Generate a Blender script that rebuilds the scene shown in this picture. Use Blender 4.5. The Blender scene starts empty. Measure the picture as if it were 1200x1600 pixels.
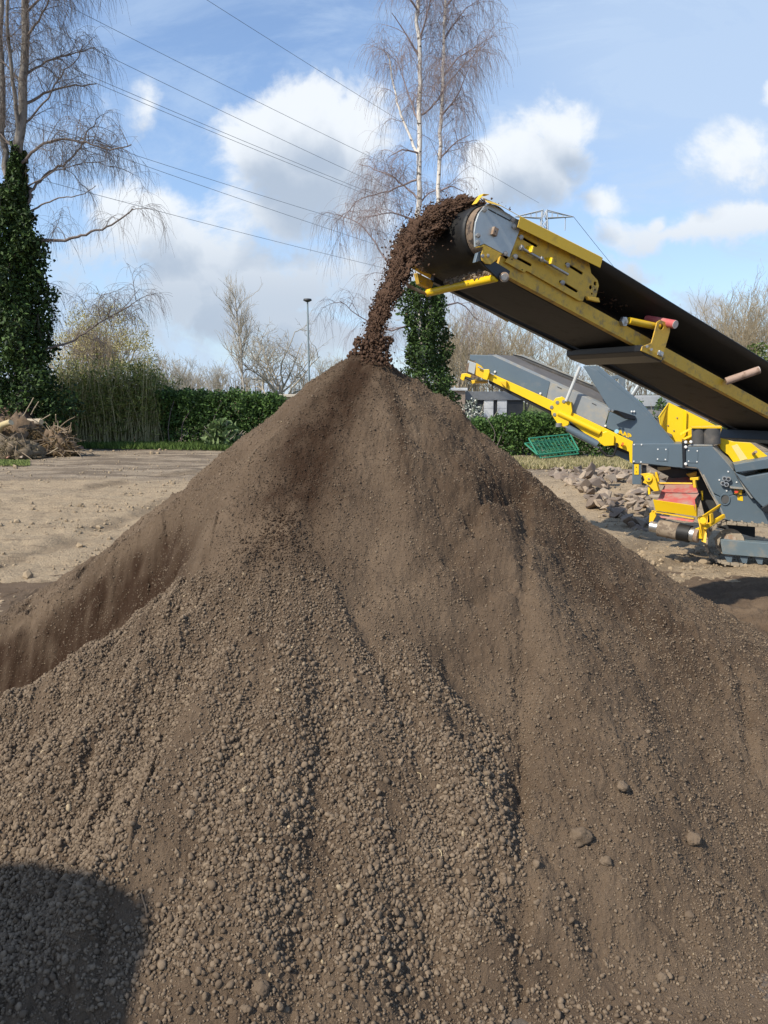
import bpy, bmesh, math, random
import numpy as np
from mathutils import Vector
rng = np.random.default_rng(11); random.seed(5)
S = bpy.context.scene; COL = S.collection
rad = math.radians

# ------------------------------------------------------------------ camera
CAMH = 2.3; F = 1200.0; PITCH = math.atan(185/1200)
cam = bpy.data.cameras.new("camera"); camo = bpy.data.objects.new("camera", cam); COL.objects.link(camo)
camo.location = (0, 0, CAMH); camo.rotation_euler = (math.pi/2 - PITCH, 0, 0)
cam.sensor_fit = 'VERTICAL'; cam.sensor_height = 36; cam.lens = 27; cam.clip_start = .05; cam.clip_end = 5000
S.camera = camo
# ------------------------------------------------------------------ light, exposure
S.view_settings.view_transform = 'Standard'; S.view_settings.look = 'None'
S.view_settings.exposure = 0.50; S.view_settings.gamma = 1.0
SUN_EL = rad(44); SUN_H = np.array([-.78, -.625]); SUN_H = SUN_H/np.linalg.norm(SUN_H)
SUN = np.array([SUN_H[0]*math.cos(SUN_EL), SUN_H[1]*math.cos(SUN_EL), math.sin(SUN_EL)])
sl = bpy.data.lights.new("sun", 'SUN'); sl.energy = 3.9; sl.angle = rad(.9); sl.color = (1, .92, .79)
so = bpy.data.objects.new("sun", sl); COL.objects.link(so)
so.rotation_euler = Vector(SUN).to_track_quat('Z', 'Y').to_euler()
SKY_STRENGTH = .15
S.cycles.max_bounces = 6; S.cycles.diffuse_bounces = 3

# ------------------------------------------------------------------ pixel helpers (a 1200 x 1600 picture)
C0 = np.array([0, 0, CAMH]); CP, SP = math.cos(PITCH), math.sin(PITCH)
def ray(px, py):
    u = (800-py)/F
    return np.array([(px-600)/F, CP+u*SP, -SP+u*CP])
def at(px, py, Y):
    r = ray(px, py); return C0+r*(Y/r[1])
def gnd(px, py, z=0):
    r = ray(px, py); return C0+r*((z-CAMH)/r[2])
def hit(px, py, p, n):
    r = ray(px, py); return C0+r*(np.dot(p-C0, n)/np.dot(r, n))
def st(px, py):
    r = ray(px, py); return r[0]/r[1], r[2]/r[1]

# ------------------------------------------------------------------ node helpers
class NT:
    def __init__(s, tree): s.t = tree; s.n = tree.nodes; s.l = tree.links
    def new(s, typ, **kw):
        n = s.n.new(typ)
        for k, v in kw.items(): setattr(n, k, v)
        return n
    def put(s, sock, v):
        if isinstance(v, bpy.types.NodeSocket): s.l.new(v, sock)
        else: sock.default_value = v
    def math(s, op, a, b=0.0, c=0.0, clamp=False):
        n = s.new('ShaderNodeMath', operation=op, use_clamp=clamp)
        s.put(n.inputs[0], a); s.put(n.inputs[1], b)
        if len(n.inputs) > 2: s.put(n.inputs[2], c)
        return n.outputs[0]
    def vmath(s, op, a, b=(0, 0, 0), c=(0, 0, 0)):
        n = s.new('ShaderNodeVectorMath', operation=op)
        s.put(n.inputs[0], a); s.put(n.inputs[1], b)
        if op == 'MULTIPLY_ADD': s.put(n.inputs[2], c)
        return n.outputs['Value'] if op in ('LENGTH', 'DOT_PRODUCT') else n.outputs[0]
    def smooth(s, v, a, b, lo=0.0, hi=1.0):
        n = s.new('ShaderNodeMapRange', interpolation_type='SMOOTHSTEP')
        s.put(n.inputs[0], v); n.inputs[1].default_value = a; n.inputs[2].default_value = b
        n.inputs[3].default_value = lo; n.inputs[4].default_value = hi
        return n.outputs[0]
    def noise(s, vec, scale, detail=4, rough=.55, dist=0.0, dim='3D'):
        n = s.new('ShaderNodeTexNoise', noise_dimensions=dim)
        if vec is not None: s.l.new(vec, n.inputs['Vector'])
        n.inputs['Scale'].default_value = scale; n.inputs['Detail'].default_value = detail
        n.inputs['Roughness'].default_value = rough; n.inputs['Distortion'].default_value = dist
        return n.outputs[0]
    def mix(s, f, a, b, typ='MIX'):
        n = s.new('ShaderNodeMix', data_type='RGBA', blend_type=typ)
        s.put(n.inputs[0], f)
        for i, v in ((6, a), (7, b)):
            if not isinstance(v, bpy.types.NodeSocket): v = tuple(v)+((1,) if len(v) == 3 else ())
            s.put(n.inputs[i], v)
        return n.outputs[2]
    def attr(s, name):
        n = s.new('ShaderNodeAttribute', attribute_name=name); return n.outputs['Fac']

# ------------------------------------------------------------------ world: sky with clouds
W = bpy.data.worlds.new("World"); S.world = W; W.use_nodes = True
w = NT(W.node_tree); w.n.clear()
out = w.new('ShaderNodeOutputWorld'); bg = w.new('ShaderNodeBackground'); w.l.new(bg.outputs[0], out.inputs[0])
bg.inputs[1].default_value = SKY_STRENGTH
sky = w.new('ShaderNodeTexSky', sky_type='NISHITA', sun_disc=False, sun_elevation=SUN_EL,
            sun_rotation=math.atan2(SUN[0], SUN[1]), air_density=1.0, dust_density=.6, ozone_density=1.6)
tc = w.new('ShaderNodeTexCoord'); sep = w.new('ShaderNodeSeparateXYZ'); w.l.new(tc.outputs['Generated'], sep.inputs[0])
yy = w.math('MAXIMUM', w.math('ABSOLUTE', sep.outputs[1]), .12)
cmb = w.new('ShaderNodeCombineXYZ')
w.put(cmb.inputs[0], w.math('DIVIDE', sep.outputs[0], yy)); w.put(cmb.inputs[1], w.math('DIVIDE', sep.outputs[2], yy))
P2 = cmb.outputs[0]
warp = w.new('ShaderNodeTexNoise'); w.l.new(P2, warp.inputs['Vector']); warp.inputs['Scale'].default_value = 6; warp.inputs['Detail'].default_value = 5
wv = w.vmath('MULTIPLY_ADD', w.vmath('SUBTRACT', warp.outputs['Color'], (.5, .5, .5)), (.16, .12, 0), P2)
BL = [(470, 265, 135, 98, 0), (390, 235, 60, 70, .05), (545, 225, 78, 66, 0), (430, 345, 130, 62, .1), (470, 190, 85, 48, .05), (560, 320, 70, 70, .1),
      (800, 265, 100, 66, 0), (868, 195, 60, 46, .12), (760, 240, 56, 44, .1), (930, 310, 100, 46, .62), (880, 240, 60, 55, .25),
      (1050, 362, 120, 28, .2), (1035, 345, 30, 20, .1), (1150, 358, 100, 32, .15), (1165, 240, 110, 75, .52), (1205, 172, 30, 18, .2),
      (205, 155, 60, 85, .55), (330, 440, 220, 85, .08), (430, 465, 100, 50, .1), (1090, 460, 70, 22, .45), (230, 350, 120, 65, .35), (620, 450, 190, 70, .2), (520, 520, 180, 45, .3), (150, 520, 160, 50, .4), (980, 430, 120, 30, .5)]
def blobs(vec):
    m = None
    for (bx, by, ax, ay, pen) in BL:
        s0, t0 = st(bx, by); a, b = ax/F*1.0, ay/F
        q = w.vmath('LENGTH', w.vmath('MULTIPLY_ADD', vec, (1/a, 1/b, 0), (-s0/a, -t0/b, 0)))
        if pen: q = w.math('ADD', q, pen)
        m = q if m is None else w.math('MINIMUM', m, q)
    return w.math('SUBTRACT', 1.0, m)
n1 = w.noise(P2, 8, 10, .64, .25)
d1 = w.math('ADD', blobs(wv), w.math('MULTIPLY', w.math('SUBTRACT', n1, .5), 2.9))
up = w.vmath('ADD', wv, (-.012, .05, 0))
d2 = w.math('ADD', blobs(up), w.math('MULTIPLY', w.math('SUBTRACT', w.noise(w.vmath('ADD', P2, (-.012, .03, 0)), 9, 6, .55, .2), .5), 2.0))
dens = w.smooth(d1, -.26, .40)
grey = w.math('MAXIMUM', w.smooth(d2, -.40, .85), w.smooth(sep.outputs[2], .235, .10, 0, .80))
# thin high veil and low haze streaks
vv = w.vmath('MULTIPLY', P2, (1.6, 4.5, 1))
veil = w.smooth(w.noise(vv, 1.9, 9, .66, .7), .42, .70)
lowm = w.smooth(sep.outputs[2], .34, .05, 0, 1)
topr = w.smooth(w.vmath('LENGTH', w.vmath('MULTIPLY_ADD', P2, (1.9, 3.2, 0), tuple(-np.array([*st(1120, 60), 0])*np.array([1.9, 3.2, 0])))), .95, .15)
vf = w.math('MINIMUM', w.math('ADD', w.math('MULTIPLY', veil, w.math('MULTIPLY_ADD', lowm, .40, .42)), w.math('ADD', w.math('MULTIPLY', lowm, .36), w.math('MULTIPLY_ADD', topr, .65, .15))), .85)
K = 1/SKY_STRENGTH
skyc = w.mix(1.0, sky.outputs[0], (.74, .83, .93), 'MULTIPLY')
c1 = w.mix(vf, skyc, (.40*K, .51*K, .67*K))
ccol = w.mix(grey, (.67*K, .70*K, .73*K), (.34*K, .40*K, .485*K))
c2 = w.mix(w.math('MULTIPLY', dens, .93), c1, ccol)
w.l.new(c2, bg.inputs[0])

# ------------------------------------------------------------------ scene helpers
def info(o, label=None, cat=None, group=None, kind=None):
    if label: o['label'] = label
    if cat: o['category'] = cat
    if group: o['group'] = group
    if kind: o['kind'] = kind
    return o
def thing(name, label, cat, loc=(0, 0, 0), group=None):
    o = bpy.data.objects.new(name, None); COL.objects.link(o); o.location = tuple(map(float, loc)); o.empty_display_size = .2
    return info(o, label, cat, group)
def root_of(o):
    off = np.zeros(3)
    while o is not None: off = off+np.array(o.location); o = o.parent
    return off
def link(name, me, parent=None, loc=None):
    o = bpy.data.objects.new(name, me); COL.objects.link(o)
    if parent is not None: o.parent = parent
    return o
def npmesh(name, V, Fc, mat, parent=None, smooth=True, attrs=None, origin=None):
    """arrays -> one mesh object; V in world metres"""
    V = np.asarray(V, dtype=np.float32)
    off = root_of(parent) if parent is not None else (np.zeros(3) if origin is None else np.asarray(origin))
    me = bpy.data.meshes.new(name); V = V-off.astype(np.float32)
    Fc = np.asarray(Fc, dtype=np.int32); k = Fc.shape[1]; m = len(Fc)
    me.vertices.add(len(V)); me.vertices.foreach_set('co', V.ravel())
    me.loops.add(m*k); me.loops.foreach_set('vertex_index', Fc.ravel())
    me.polygons.add(m); me.polygons.foreach_set('loop_start', np.arange(0, m*k, k, dtype=np.int32))
    try: me.polygons.foreach_set('loop_total', np.full(m, k, dtype=np.int32))
    except Exception: pass
    me.polygons.foreach_set('use_smooth', np.full(m, smooth))
    me.update(calc_edges=True)
    for an, av in (attrs or {}).items():
        a = me.attributes.new(an, 'FLOAT', 'POINT'); a.data.foreach_set('value', np.asarray(av, dtype=np.float32))
    me.materials.append(mat)
    o = link(name, me, parent)
    if parent is None: o.location = tuple(map(float, off))
    return o
class G:
    """collects shapes in world metres, builds ONE mesh"""
    def __init__(s): s.V = []; s.F = []
    def add(s, v, f):
        b = len(s.V); s.V += [tuple(map(float, p)) for p in v]; s.F += [tuple(i+b for i in q) for q in f]; return s
    def prism(s, pts, t):
        n = len(pts); pts = [np.asarray(p, float) for p in pts]; t = np.asarray(t, float)
        v = pts+[p+t for p in pts]
        f = [tuple(range(n)), tuple(range(2*n-1, n-1, -1))]+[((i+1) % n, i, n+i, n+(i+1) % n) for i in range(n)]
        return s.add(v, f)
    def box(s, c, a, b, d):
        c, a, b, d = [np.asarray(x, float) for x in (c, a, b, d)]
        return s.prism([c-a-b-d, c+a-b-d, c+a+b-d, c-a+b-d], 2*d)
    def cyl(s, p, q, r, r2=None, n=16, caps=True):
        p, q = np.asarray(p, float), np.asarray(q, float); r2 = r if r2 is None else r2
        d = (q-p)/np.linalg.norm(q-p); a = np.cross(d, (0, 0, 1) if abs(d[2]) < .9 else (1, 0, 0)); a /= np.linalg.norm(a); b = np.cross(d, a)
        v = [c+rr*(math.cos(2*math.pi*i/n)*a+math.sin(2*math.pi*i/n)*b) for c, rr in ((p, r), (q, r2)) for i in range(n)]
        f = [(i, (i+1) % n, n+(i+1) % n, n+i) for i in range(n)]
        if caps: f += [tuple(range(n-1, -1, -1)), tuple(range(n, 2*n))]
        return s.add(v, f)
    def rod(s, pts, r, n=8):
        for a, b in zip(pts[:-1], pts[1:]): s.cyl(a, b, r, n=n)
        return s
    def build(s, name, mat, parent=None, bevel=0, smooth=False, label=None):
        off = root_of(parent) if parent is not None else np.mean(np.array(s.V), axis=0)*np.array([1, 1, 0])
        me = bpy.data.meshes.new(name); me.from_pydata([tuple(np.array(p)-off) for p in s.V], [], s.F)
        bm = bmesh.new(); bm.from_mesh(me); bmesh.ops.recalc_face_normals(bm, faces=bm.faces); bm.to_mesh(me); bm.free()
        me.materials.append(mat); o = link(name, me, parent)
        if parent is None: o.location = tuple(map(float, off))
        if smooth:
            for p in me.polygons: p.use_smooth = True
            me.set_sharp_from_angle(angle=rad(35))
        if bevel:
            b = o.modifiers.new("bevel", 'BEVEL'); b.width = bevel; b.segments = 2; b.limit_method = 'ANGLE'; b.angle_limit = rad(40)
        if label: o['label'] = label
        return o
def holed(name, outer, holes, thick, mat, parent):
    """plate with real openings: outlines are 3D points on one plane"""
    off = root_of(parent); bm = bmesh.new(); es = []
    for loop in [outer]+holes:
        vs = [bm.verts.new(tuple(np.asarray(p)-off)) for p in loop]
        for i in range(len(vs)): es.append(bm.edges.new((vs[i], vs[(i+1) % len(vs)])))
    bmesh.ops.triangle_fill(bm, use_beauty=True, use_dissolve=True, edges=es)
    g = bmesh.ops.extrude_face_region(bm, geom=list(bm.faces))
    bmesh.ops.translate(bm, verts=[v for v in g['geom'] if isinstance(v, bmesh.types.BMVert)], vec=tuple(map(float, thick)))
    bmesh.ops.recalc_face_normals(bm, faces=bm.faces)
    me = bpy.data.meshes.new(name); bm.to_mesh(me); bm.free(); me.materials.append(mat)
    o = link(name, me, parent); b = o.modifiers.new("bevel", 'BEVEL'); b.width = .0015; b.limit_method = 'ANGLE'; b.angle_limit = rad(50)
    return o

# ------------------------------------------------------------------ numpy noise
def _h(ix, iy, seed):
    h = (ix.astype(np.int64)*374761393+iy.astype(np.int64)*668265263+seed*1442695041) & 0xffffffff
    h = ((h ^ (h >> 13))*1274126177) & 0xffffffff
    return ((h ^ (h >> 16)) & 0xffff)/65535.0
def perlin(x, y, seed=0):
    ix, iy = np.floor(x), np.floor(y); fx, fy = x-ix, y-iy
    u, v = fx*fx*fx*(fx*(fx*6-15)+10), fy*fy*fy*(fy*(fy*6-15)+10)
    def g(a, b):
        t = _h(ix+a, iy+b, seed)*2*math.pi
        return np.cos(t)*(fx-a)+np.sin(t)*(fy-b)
    n0 = g(0, 0)*(1-u)+g(1, 0)*u; n1 = g(0, 1)*(1-u)+g(1, 1)*u
    return (n0*(1-v)+n1*v)*1.5
def fbm(x, y, oct=4, gain=.5, seed=0):
    r = 0; a = 1
    for i in range(oct):
        r = r+a*perlin(x, y, seed+i*17); x = x*2.03+5.2; y = y*2.03+1.7; a *= gain
    return r
def sstep(x, a, b):
    t = np.clip((x-a)/(b-a), 0, 1); return t*t*(3-2*t)
def segdist(x, y, pl):
    """distance to a polyline and the position 0..1 along it"""
    best = np.full(np.shape(x), 1e9); tt = np.zeros(np.shape(x)); n = len(pl)-1
    for i in range(n):
        a, b = np.array(pl[i][:2]), np.array(pl[i+1][:2]); d = b-a
        t = np.clip(((x-a[0])*d[0]+(y-a[1])*d[1])/(d@d), 0, 1)
        q = np.hypot(x-a[0]-t*d[0], y-a[1]-t*d[1])
        m = q < best; best = np.where(m, q, best); tt = np.where(m, (i+t)/n, tt)
    return best, tt

# ------------------------------------------------------------------ materials
def newmat(name):
    m = bpy.data.materials.new(name); m.use_nodes = True; t = NT(m.node_tree)
    return m, t, m.node_tree.nodes['Principled BSDF'], t.new('ShaderNodeTexCoord').outputs['Object']
def plain(name, col, rough=.6, metal=0, var=.2, scale=6, bump=0.0, bscale=60, dirt=None, damt=(.5, .75), dscale=5, spec=.5, stretch=None):
    m, t, b, oc = newmat(name)
    if stretch: oc = t.vmath('MULTIPLY', oc, stretch)
    n = t.noise(oc, scale, 6, .6)
    c = t.mix(n, tuple(x*(1-var) for x in col), tuple(min(1, x*(1+var)) for x in col))
    r = rough
    if dirt:
        f = t.smooth(t.noise(oc, dscale, 9, .68), damt[0], damt[1])
        c = t.mix(f, c, dirt); r = t.math('MULTIPLY_ADD', f, max(0, .9-rough), rough)
    t.put(b.inputs['Base Color'], c); t.put(b.inputs['Roughness'], r); b.inputs['Metallic'].default_value = metal
    b.inputs['Specular IOR Level'].default_value = spec
    if bump:
        bn = t.new('ShaderNodeBump'); bn.inputs['Strength'].default_value = bump; bn.inputs['Distance'].default_value = .01
        t.put(bn.inputs['Height'], t.noise(oc, bscale, 5, .6)); t.put(b.inputs['Normal'], bn.outputs[0])
    return m
def tinted(name, lo, hi, rough=.8, spec=.3, trans=0):
    """colour runs lo..hi over the per-vertex 'tint'"""
    m, t, b, oc = newmat(name)
    t.put(b.inputs['Base Color'], t.mix(t.attr('tint'), lo, hi)); b.inputs['Roughness'].default_value = rough
    b.inputs['Specular IOR Level'].default_value = spec
    if trans:
        tr = t.new('ShaderNodeBsdfTranslucent'); t.put(tr.inputs[0], t.mix(t.attr('tint'), lo, hi))
        ms = t.new('ShaderNodeMixShader'); ms.inputs[0].default_value = trans
        t.l.new(b.outputs[0], ms.inputs[1]); t.l.new(tr.outputs[0], ms.inputs[2])
        t.l.new(ms.outputs[0], m.node_tree.nodes['Material Output'].inputs[0])
    return m
DUST = (.30, .24, .17)
YEL = plain('yellow_paint', (.72, .44, .012), .42, var=.10, scale=5, dirt=(.34, .23, .08), damt=(.55, .86), dscale=9, bump=.06, bscale=90)
YELD = plain('dusty_yellow_paint', (.62, .375, .035), .55, var=.16, scale=14, dirt=(.24, .185, .105), damt=(.47, .72), dscale=11, bump=.22, bscale=45)
YELC = plain('bright_yellow_paint', (.82, .53, .008), .4, var=.06, scale=4, dirt=(.5, .36, .12), damt=(.62, .9), dscale=7)
GREY = plain('blue_grey_paint', (.098, .135, .165), .45, var=.10, scale=3, dirt=(.24, .225, .20), damt=(.55, .95), dscale=4)
GREYD = plain('dusty_grey_paint', (.22, .235, .235), .55, var=.15, scale=5, dirt=(.33, .29, .22), damt=(.4, .7), dscale=9)
GALV = plain('galvanised_steel', (.44, .46, .45), .48, metal=.55, var=.12, scale=16, dirt=(.30, .25, .18), damt=(.62, .8), dscale=22, bump=.05)
STEEL = plain('bare_steel', (.42, .42, .41), .38, metal=.9, var=.2, scale=20, dirt=(.23, .17, .12), damt=(.5, .75), dscale=16)
RUST = plain('rusty_steel', (.26, .17, .11), .8, var=.35, scale=18, dirt=(.36, .30, .24), damt=(.45, .65), dscale=14, bump=.2)
BLACK = plain('black_rubber', (.006, .0055, .005), .6, var=.3, scale=9, dirt=(.022, .016, .012), damt=(.5, .9), dscale=7, bump=.1, bscale=30)
BELT = plain('belt_underside', (.018, .014, .012), .75, var=.4, scale=5, dirt=(.07, .05, .036), damt=(.5, .8), dscale=6)
BLKP = plain('black_paint', (.014, .016, .020), .42, var=.2, dirt=(.05, .042, .035), damt=(.6, .95), dscale=6)
LAG = plain('worn_lagging', (.20, .145, .10), .9, var=.4, scale=22, dirt=(.055, .042, .035), damt=(.5, .6), dscale=16, bump=.5, bscale=50)
REDP = plain('faded_red_plastic', (.50, .10, .10), .6, var=.2, scale=12, dirt=(.42, .24, .20), damt=(.45, .7))
PALE = plain('pale_plastic', (.55, .47, .42), .6, var=.15, scale=20, dirt=(.36, .28, .22))
DRUSTY = plain('earthy_roller', (.36, .25, .19), .75, var=.3, scale=10, dirt=(.20, .13, .09), damt=(.5, .62), dscale=12)
REDB = plain('red_rubber_belt', (.44, .085, .07), .7, var=.2, scale=4, dirt=(.36, .21, .165), damt=(.38, .62), dscale=5)
CLAY = plain('caked_mud', (.26, .205, .145), .95, var=.25, scale=9, bump=.4, bscale=20, dirt=(.16, .12, .085), damt=(.5, .54), dscale=7)
MUDT = plain('muddy_track', (.30, .25, .185), .95, var=.35, scale=14, bump=.6, bscale=25, dirt=(.08, .075, .07), damt=(.56, .68), dscale=12)
WHITE = plain('white_paint', (.72, .72, .70), .5, var=.05)
DARK = plain('dark_paint', (.035, .037, .040), .6, var=.2)

# ------------------------------------------------------------------ soil heap
AX, AY, AZ = -.11, 5.5, 2.655
B2 = at(448, 790, 4.55)                     # top of the lower fan of crumbs
CUT = [(-.95, 5.05), (-1.45, 5.32), (-2.2, 5.52), (-3.4, 5.68)]
GOUGE = [((735, 805), (772, 772), (805, 768), .085), ((745, 935), (770, 918), (800, 900), .055), ((1155, 1030), (1166, 1110), (1172, 1195), .05), ((640, 905), (700, 880), (745, 815), .035), ((820, 760), (850, 730), (870, 750), .05), ((960, 1240), (1010, 1225), (1040, 1245), .03), ((700, 1040), (760, 1050), (830, 1035), .03),
         ((830, 905), (850, 900), (880, 880), .02)]
HOL = [(.05, 4.35, .48, .16), (.22, 3.75, .55, .23), (.12, 3.2, .45, .13), (.70, 3.75, .38, .10), (1.5, 4.6, .5, .10), (1.05, 4.9, .22, -.05), (1.9, 3.9, .5, -.05)]
def heap_base(x, y):
    dx, dy = x-AX, y-AY; r = np.hypot(dx, dy); ph = np.arctan2(dx, -dy)
    sl = .735+.155*np.clip(np.cos(ph), 0, 1)**1.3-.06*np.clip(np.cos(ph-.95), 0, 1)**4
    wob = .10*fbm(np.cos(ph)*1.3+3, np.sin(ph)*1.3+r*.22, 3, .5, 5)*np.minimum(r, 2.2)
    c1 = AZ+.02-sl*np.sqrt(r*r+.0012)+wob*(r > 0)-.03*np.minimum(r, 2.5)*np.sin(np.clip(r-.4, 0, 3)*1.05)
    # cut bank on the left
    d, t = segdist(x, y, CUT)
    yl = np.interp(-x, [-q[0] for q in CUT], [q[1] for q in CUT])
    front = np.where(y < yl, d, 0)+.03*fbm(x*5, y*2, 3, .5, 9)
    red = np.clip(front*1.7, 0, .52)*sstep(-x, .95, 1.65)
    c1 = c1-red
    for (hx, hy, hr, hd) in HOL: c1 = c1-hd*np.exp(-((x-hx)**2+(y-hy)**2)/hr**2)
    # lower fan
    ex, ey = x-B2[0], y-B2[1]; r2 = np.hypot(ex, ey); p2 = np.arctan2(ex, -ey)
    s2 = .725-.125*np.exp(-((p2-.62)/.50)**2)-.02*np.exp(-((p2+.3)/.4)**2)
    w2 = .085*fbm(np.cos(p2)*2.2+8, np.sin(p2)*2.2+r2*.3, 3, .55, 23)*np.minimum(r2, 1.6)
    c2 = B2[2]+.01-s2*np.sqrt(r2*r2+.004)+w2
    k = .035; hh = np.clip(.5+.5*(c2-c1)/k, 0, 1)
    z = c1*(1-hh)+c2*hh+k*hh*(1-hh)
    fan = sstep(c2-c1+.05*fbm(x*2.6, y*2.6, 3, .6, 35), -.06, .10)
    # low bank behind on the right
    m = .26*np.exp(-(((x-4.6)*.8+(y-8.0)*.35)/1.15)**2-(((y-8.0)*.8-(x-4.6)*.3)/.85)**2)+.20*np.exp(-((x-3.4)/.9)**2-((y-6.9)/.7)**2)
    z = np.maximum(z, m*(1+.3*fbm(x*2, y*2, 3, .5, 61))-.02)
    # trodden flat foot near the loader's track
    z = z*(1-(1-sstep(y+.10*fbm(x*2.5, y*2.5, 3, .6, 171), 2.50, 2.92))*sstep(x, -.15, .3))
    # run-out foot
    k = .22; hh = np.clip(.5+.5*(z+.03)/k, 0, 1); z = -.03*(1-hh)+z*hh+k*hh*(1-hh)-.03
    return z, fan, red, r, ph
def heap_fine(x, y, z, fan, red, r, ph):
    rough = .35+.65*sstep(fbm(x*1.1, y*1.1, 3, .5, 41), -.3, .4)
    act = sstep(z, -.03, .12)
    z = z+act*(.028*fbm(x*3.2, y*3.2, 3, .5, 3)+.012*fbm(x*11, y*11, 3, .55, 13)*rough+.0085*fbm(x*36, y*36, 3, .65, 29)*(.5+rough*.6)+.0030*fbm(x*105, y*105, 2, .6, 31))
    # rills running down the face
    a = ph*np.maximum(r, .3)
    z = z+act*(1-fan)*(.008*fbm(ph*6+.5*fbm(x*1.5,y*1.5,2,.5,75), r*1.3, 4, .6, 71)*sstep(r, .3, 1.2)+.0035*fbm(ph*34, r*3.5, 2, .5, 73)*sstep(r, .6, 1.6)+.020*fbm(x*5.0, y*5.0, 5, .66, 77)*sstep(ph, .0, .45))
    z = z+(red > .02)*.035*fbm(x*9, z*2.0+y*2, 3, .55, 83)
    return z
def heap_z(x, y):
    b = heap_base(x, y); return heap_fine(x, y, *b)
def on_heap(px, py):
    r = ray(px, py); t = np.arange(1.8, 9, .01); x, y, zz = r[0]*t, r[1]*t, CAMH+r[2]*t
    h = heap_z(x, y); i = np.argmax(zz < h)
    return np.array([x[i], y[i], h[i]])
gouges = [([on_heap(*q)[:2] for q in g[:3]], g[3]) for g in GOUGE]
def heap_full(x, y):
    z, fan, red, r, ph = heap_base(x, y); z = heap_fine(x, y, z, fan, red, r, ph)
    for pl, dep in gouges:
        d, t = segdist(x, y, pl); z = z-dep*np.exp(-((d+.02*fbm(x*14, y*14, 2, .5, 91))/.045)**2)
    return z, fan, red, r, ph
NA, NR = 900, 800
th = np.linspace(rad(-40), rad(40), NA); rr_ = 2.15*np.exp(np.linspace(0, math.log(10.5/2.15), NR))
TH, RR = np.meshgrid(th, rr_); X = RR*np.sin(TH); Y = RR*np.cos(TH)
Z, FAN, RED, RA, PH = heap_full(X, Y)
idx = np.arange(NA*NR).reshape(NR, NA)
quads = np.stack([idx[:-1, :-1], idx[:-1, 1:], idx[1:, 1:], idx[1:, :-1]], -1).reshape(-1, 4)
keep = (Z.ravel()[quads].max(1) > -.045)
used = np.unique(quads[keep]); remap = -np.ones(NA*NR, int); remap[used] = np.arange(len(used))
def path(pxs): return [on_heap(*q)[:2] for q in pxs]
fresh = path([(574, 560), (545, 610), (490, 690), (462, 760), (440, 830)])
fresh2 = path([(590, 570), (625, 650), (632, 730), (650, 800)])
d, t = segdist(X, Y, fresh); MO = 1.0*np.exp(-(d/(.15+.20*t))**2)*sstep(1-t, 0, .2)
d, t = segdist(X, Y, fresh2); MO = np.maximum(MO, .55*np.exp(-(d/.07)**2)*sstep(1-t, 0, .3))
MO = np.maximum(MO, .8*np.exp(-(RA/.28)**2))
cutr = path([(780, 775), (835, 780), (870, 820), (930, 900), (1010, 960)])
d, t = segdist(X, Y, cutr); MO = np.maximum(MO, .62*np.exp(-(d/.42)**2))
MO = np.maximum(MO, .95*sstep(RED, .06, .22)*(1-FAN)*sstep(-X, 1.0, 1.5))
MO = np.clip(MO*(1+.5*fbm(X*6, Y*6, 3, .6, 97))+.10*fbm(X*1.6, Y*1.6, 3, .5, 101), 0, 1)

m, t_, b, oc = newmat('screened_soil')
n_ = t_.noise(oc, 2.2, 8, .65); ns = t_.noise(oc, 60, 4, .7); nf = t_.noise(oc, 240, 3, .7)
base = t_.mix(t_.smooth(n_, .3, .7), (.116, .081, .054), (.182, .131, .088))
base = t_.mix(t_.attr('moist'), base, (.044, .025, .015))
base = t_.mix(t_.math('MULTIPLY', t_.smooth(ns, .35, .75), .4), base, t_.mix(.5, base, (.08, .055, .036)))
base = t_.mix(t_.smooth(nf, .74, .80, 0, .55), base, (.36, .28, .20))
t_.put(b.inputs['Base Color'], base); b.inputs['Roughness'].default_value = 1; b.inputs['Specular IOR Level'].default_value = .12
bn = t_.new('ShaderNodeBump'); bn.inputs['Strength'].default_value = 1.0; bn.inputs['Distance'].default_value = .016
t_.put(bn.inputs['Height'], t_.math('ADD', t_.noise(oc, 75, 6, .7), t_.math('MULTIPLY', nf, .35))); t_.put(b.inputs['Normal'], bn.outputs[0])
SOIL = m
VV = np.stack([X, Y, Z], -1).reshape(-1, 3)[used]
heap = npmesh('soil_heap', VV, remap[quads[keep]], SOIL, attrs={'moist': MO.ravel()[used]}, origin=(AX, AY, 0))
info(heap, 'large cone of dark brown screened soil under the head of the conveyor', 'soil heap')

# ------------------------------------------------------------------ lumps: crumbs and clods
def ico(sub):
    bm = bmesh.new(); bmesh.ops.create_icosphere(bm, subdivisions=sub, radius=1); bm.verts.ensure_lookup_table()
    v = np.array([q.co[:] for q in bm.verts]); f = np.array([[q.index for q in p.verts] for p in bm.faces]); bm.free(); return v, f
def lump_kinds(sub, k, amp, seed):
    r = np.random.default_rng(seed); v, f = ico(sub); res = []
    for i in range(k):
        s = np.ones(len(v))
        for j in range(5):
            q = r.normal(size=3)*(1.2+.5*j); s += amp/(1+.4*j)*np.sin(v@q+r.uniform(0, 6.28))
        vv = v*s[:, None]*np.array([1, r.uniform(.72, 1), r.uniform(.55, .85)]); res.append(vv)
    return np.array(res), f
def rotmats(n, r):
    q = r.normal(size=(n, 4)); q /= np.linalg.norm(q, axis=1)[:, None]; a, b, c, d = q.T
    return np.stack([np.stack([1-2*(c*c+d*d), 2*(b*c-a*d), 2*(b*d+a*c)], -1), np.stack([2*(b*c+a*d), 1-2*(b*b+d*d), 2*(c*d-a*b)], -1),
                     np.stack([2*(b*d-a*c), 2*(c*d+a*b), 1-2*(b*b+c*c)], -1)], 1)
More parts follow.
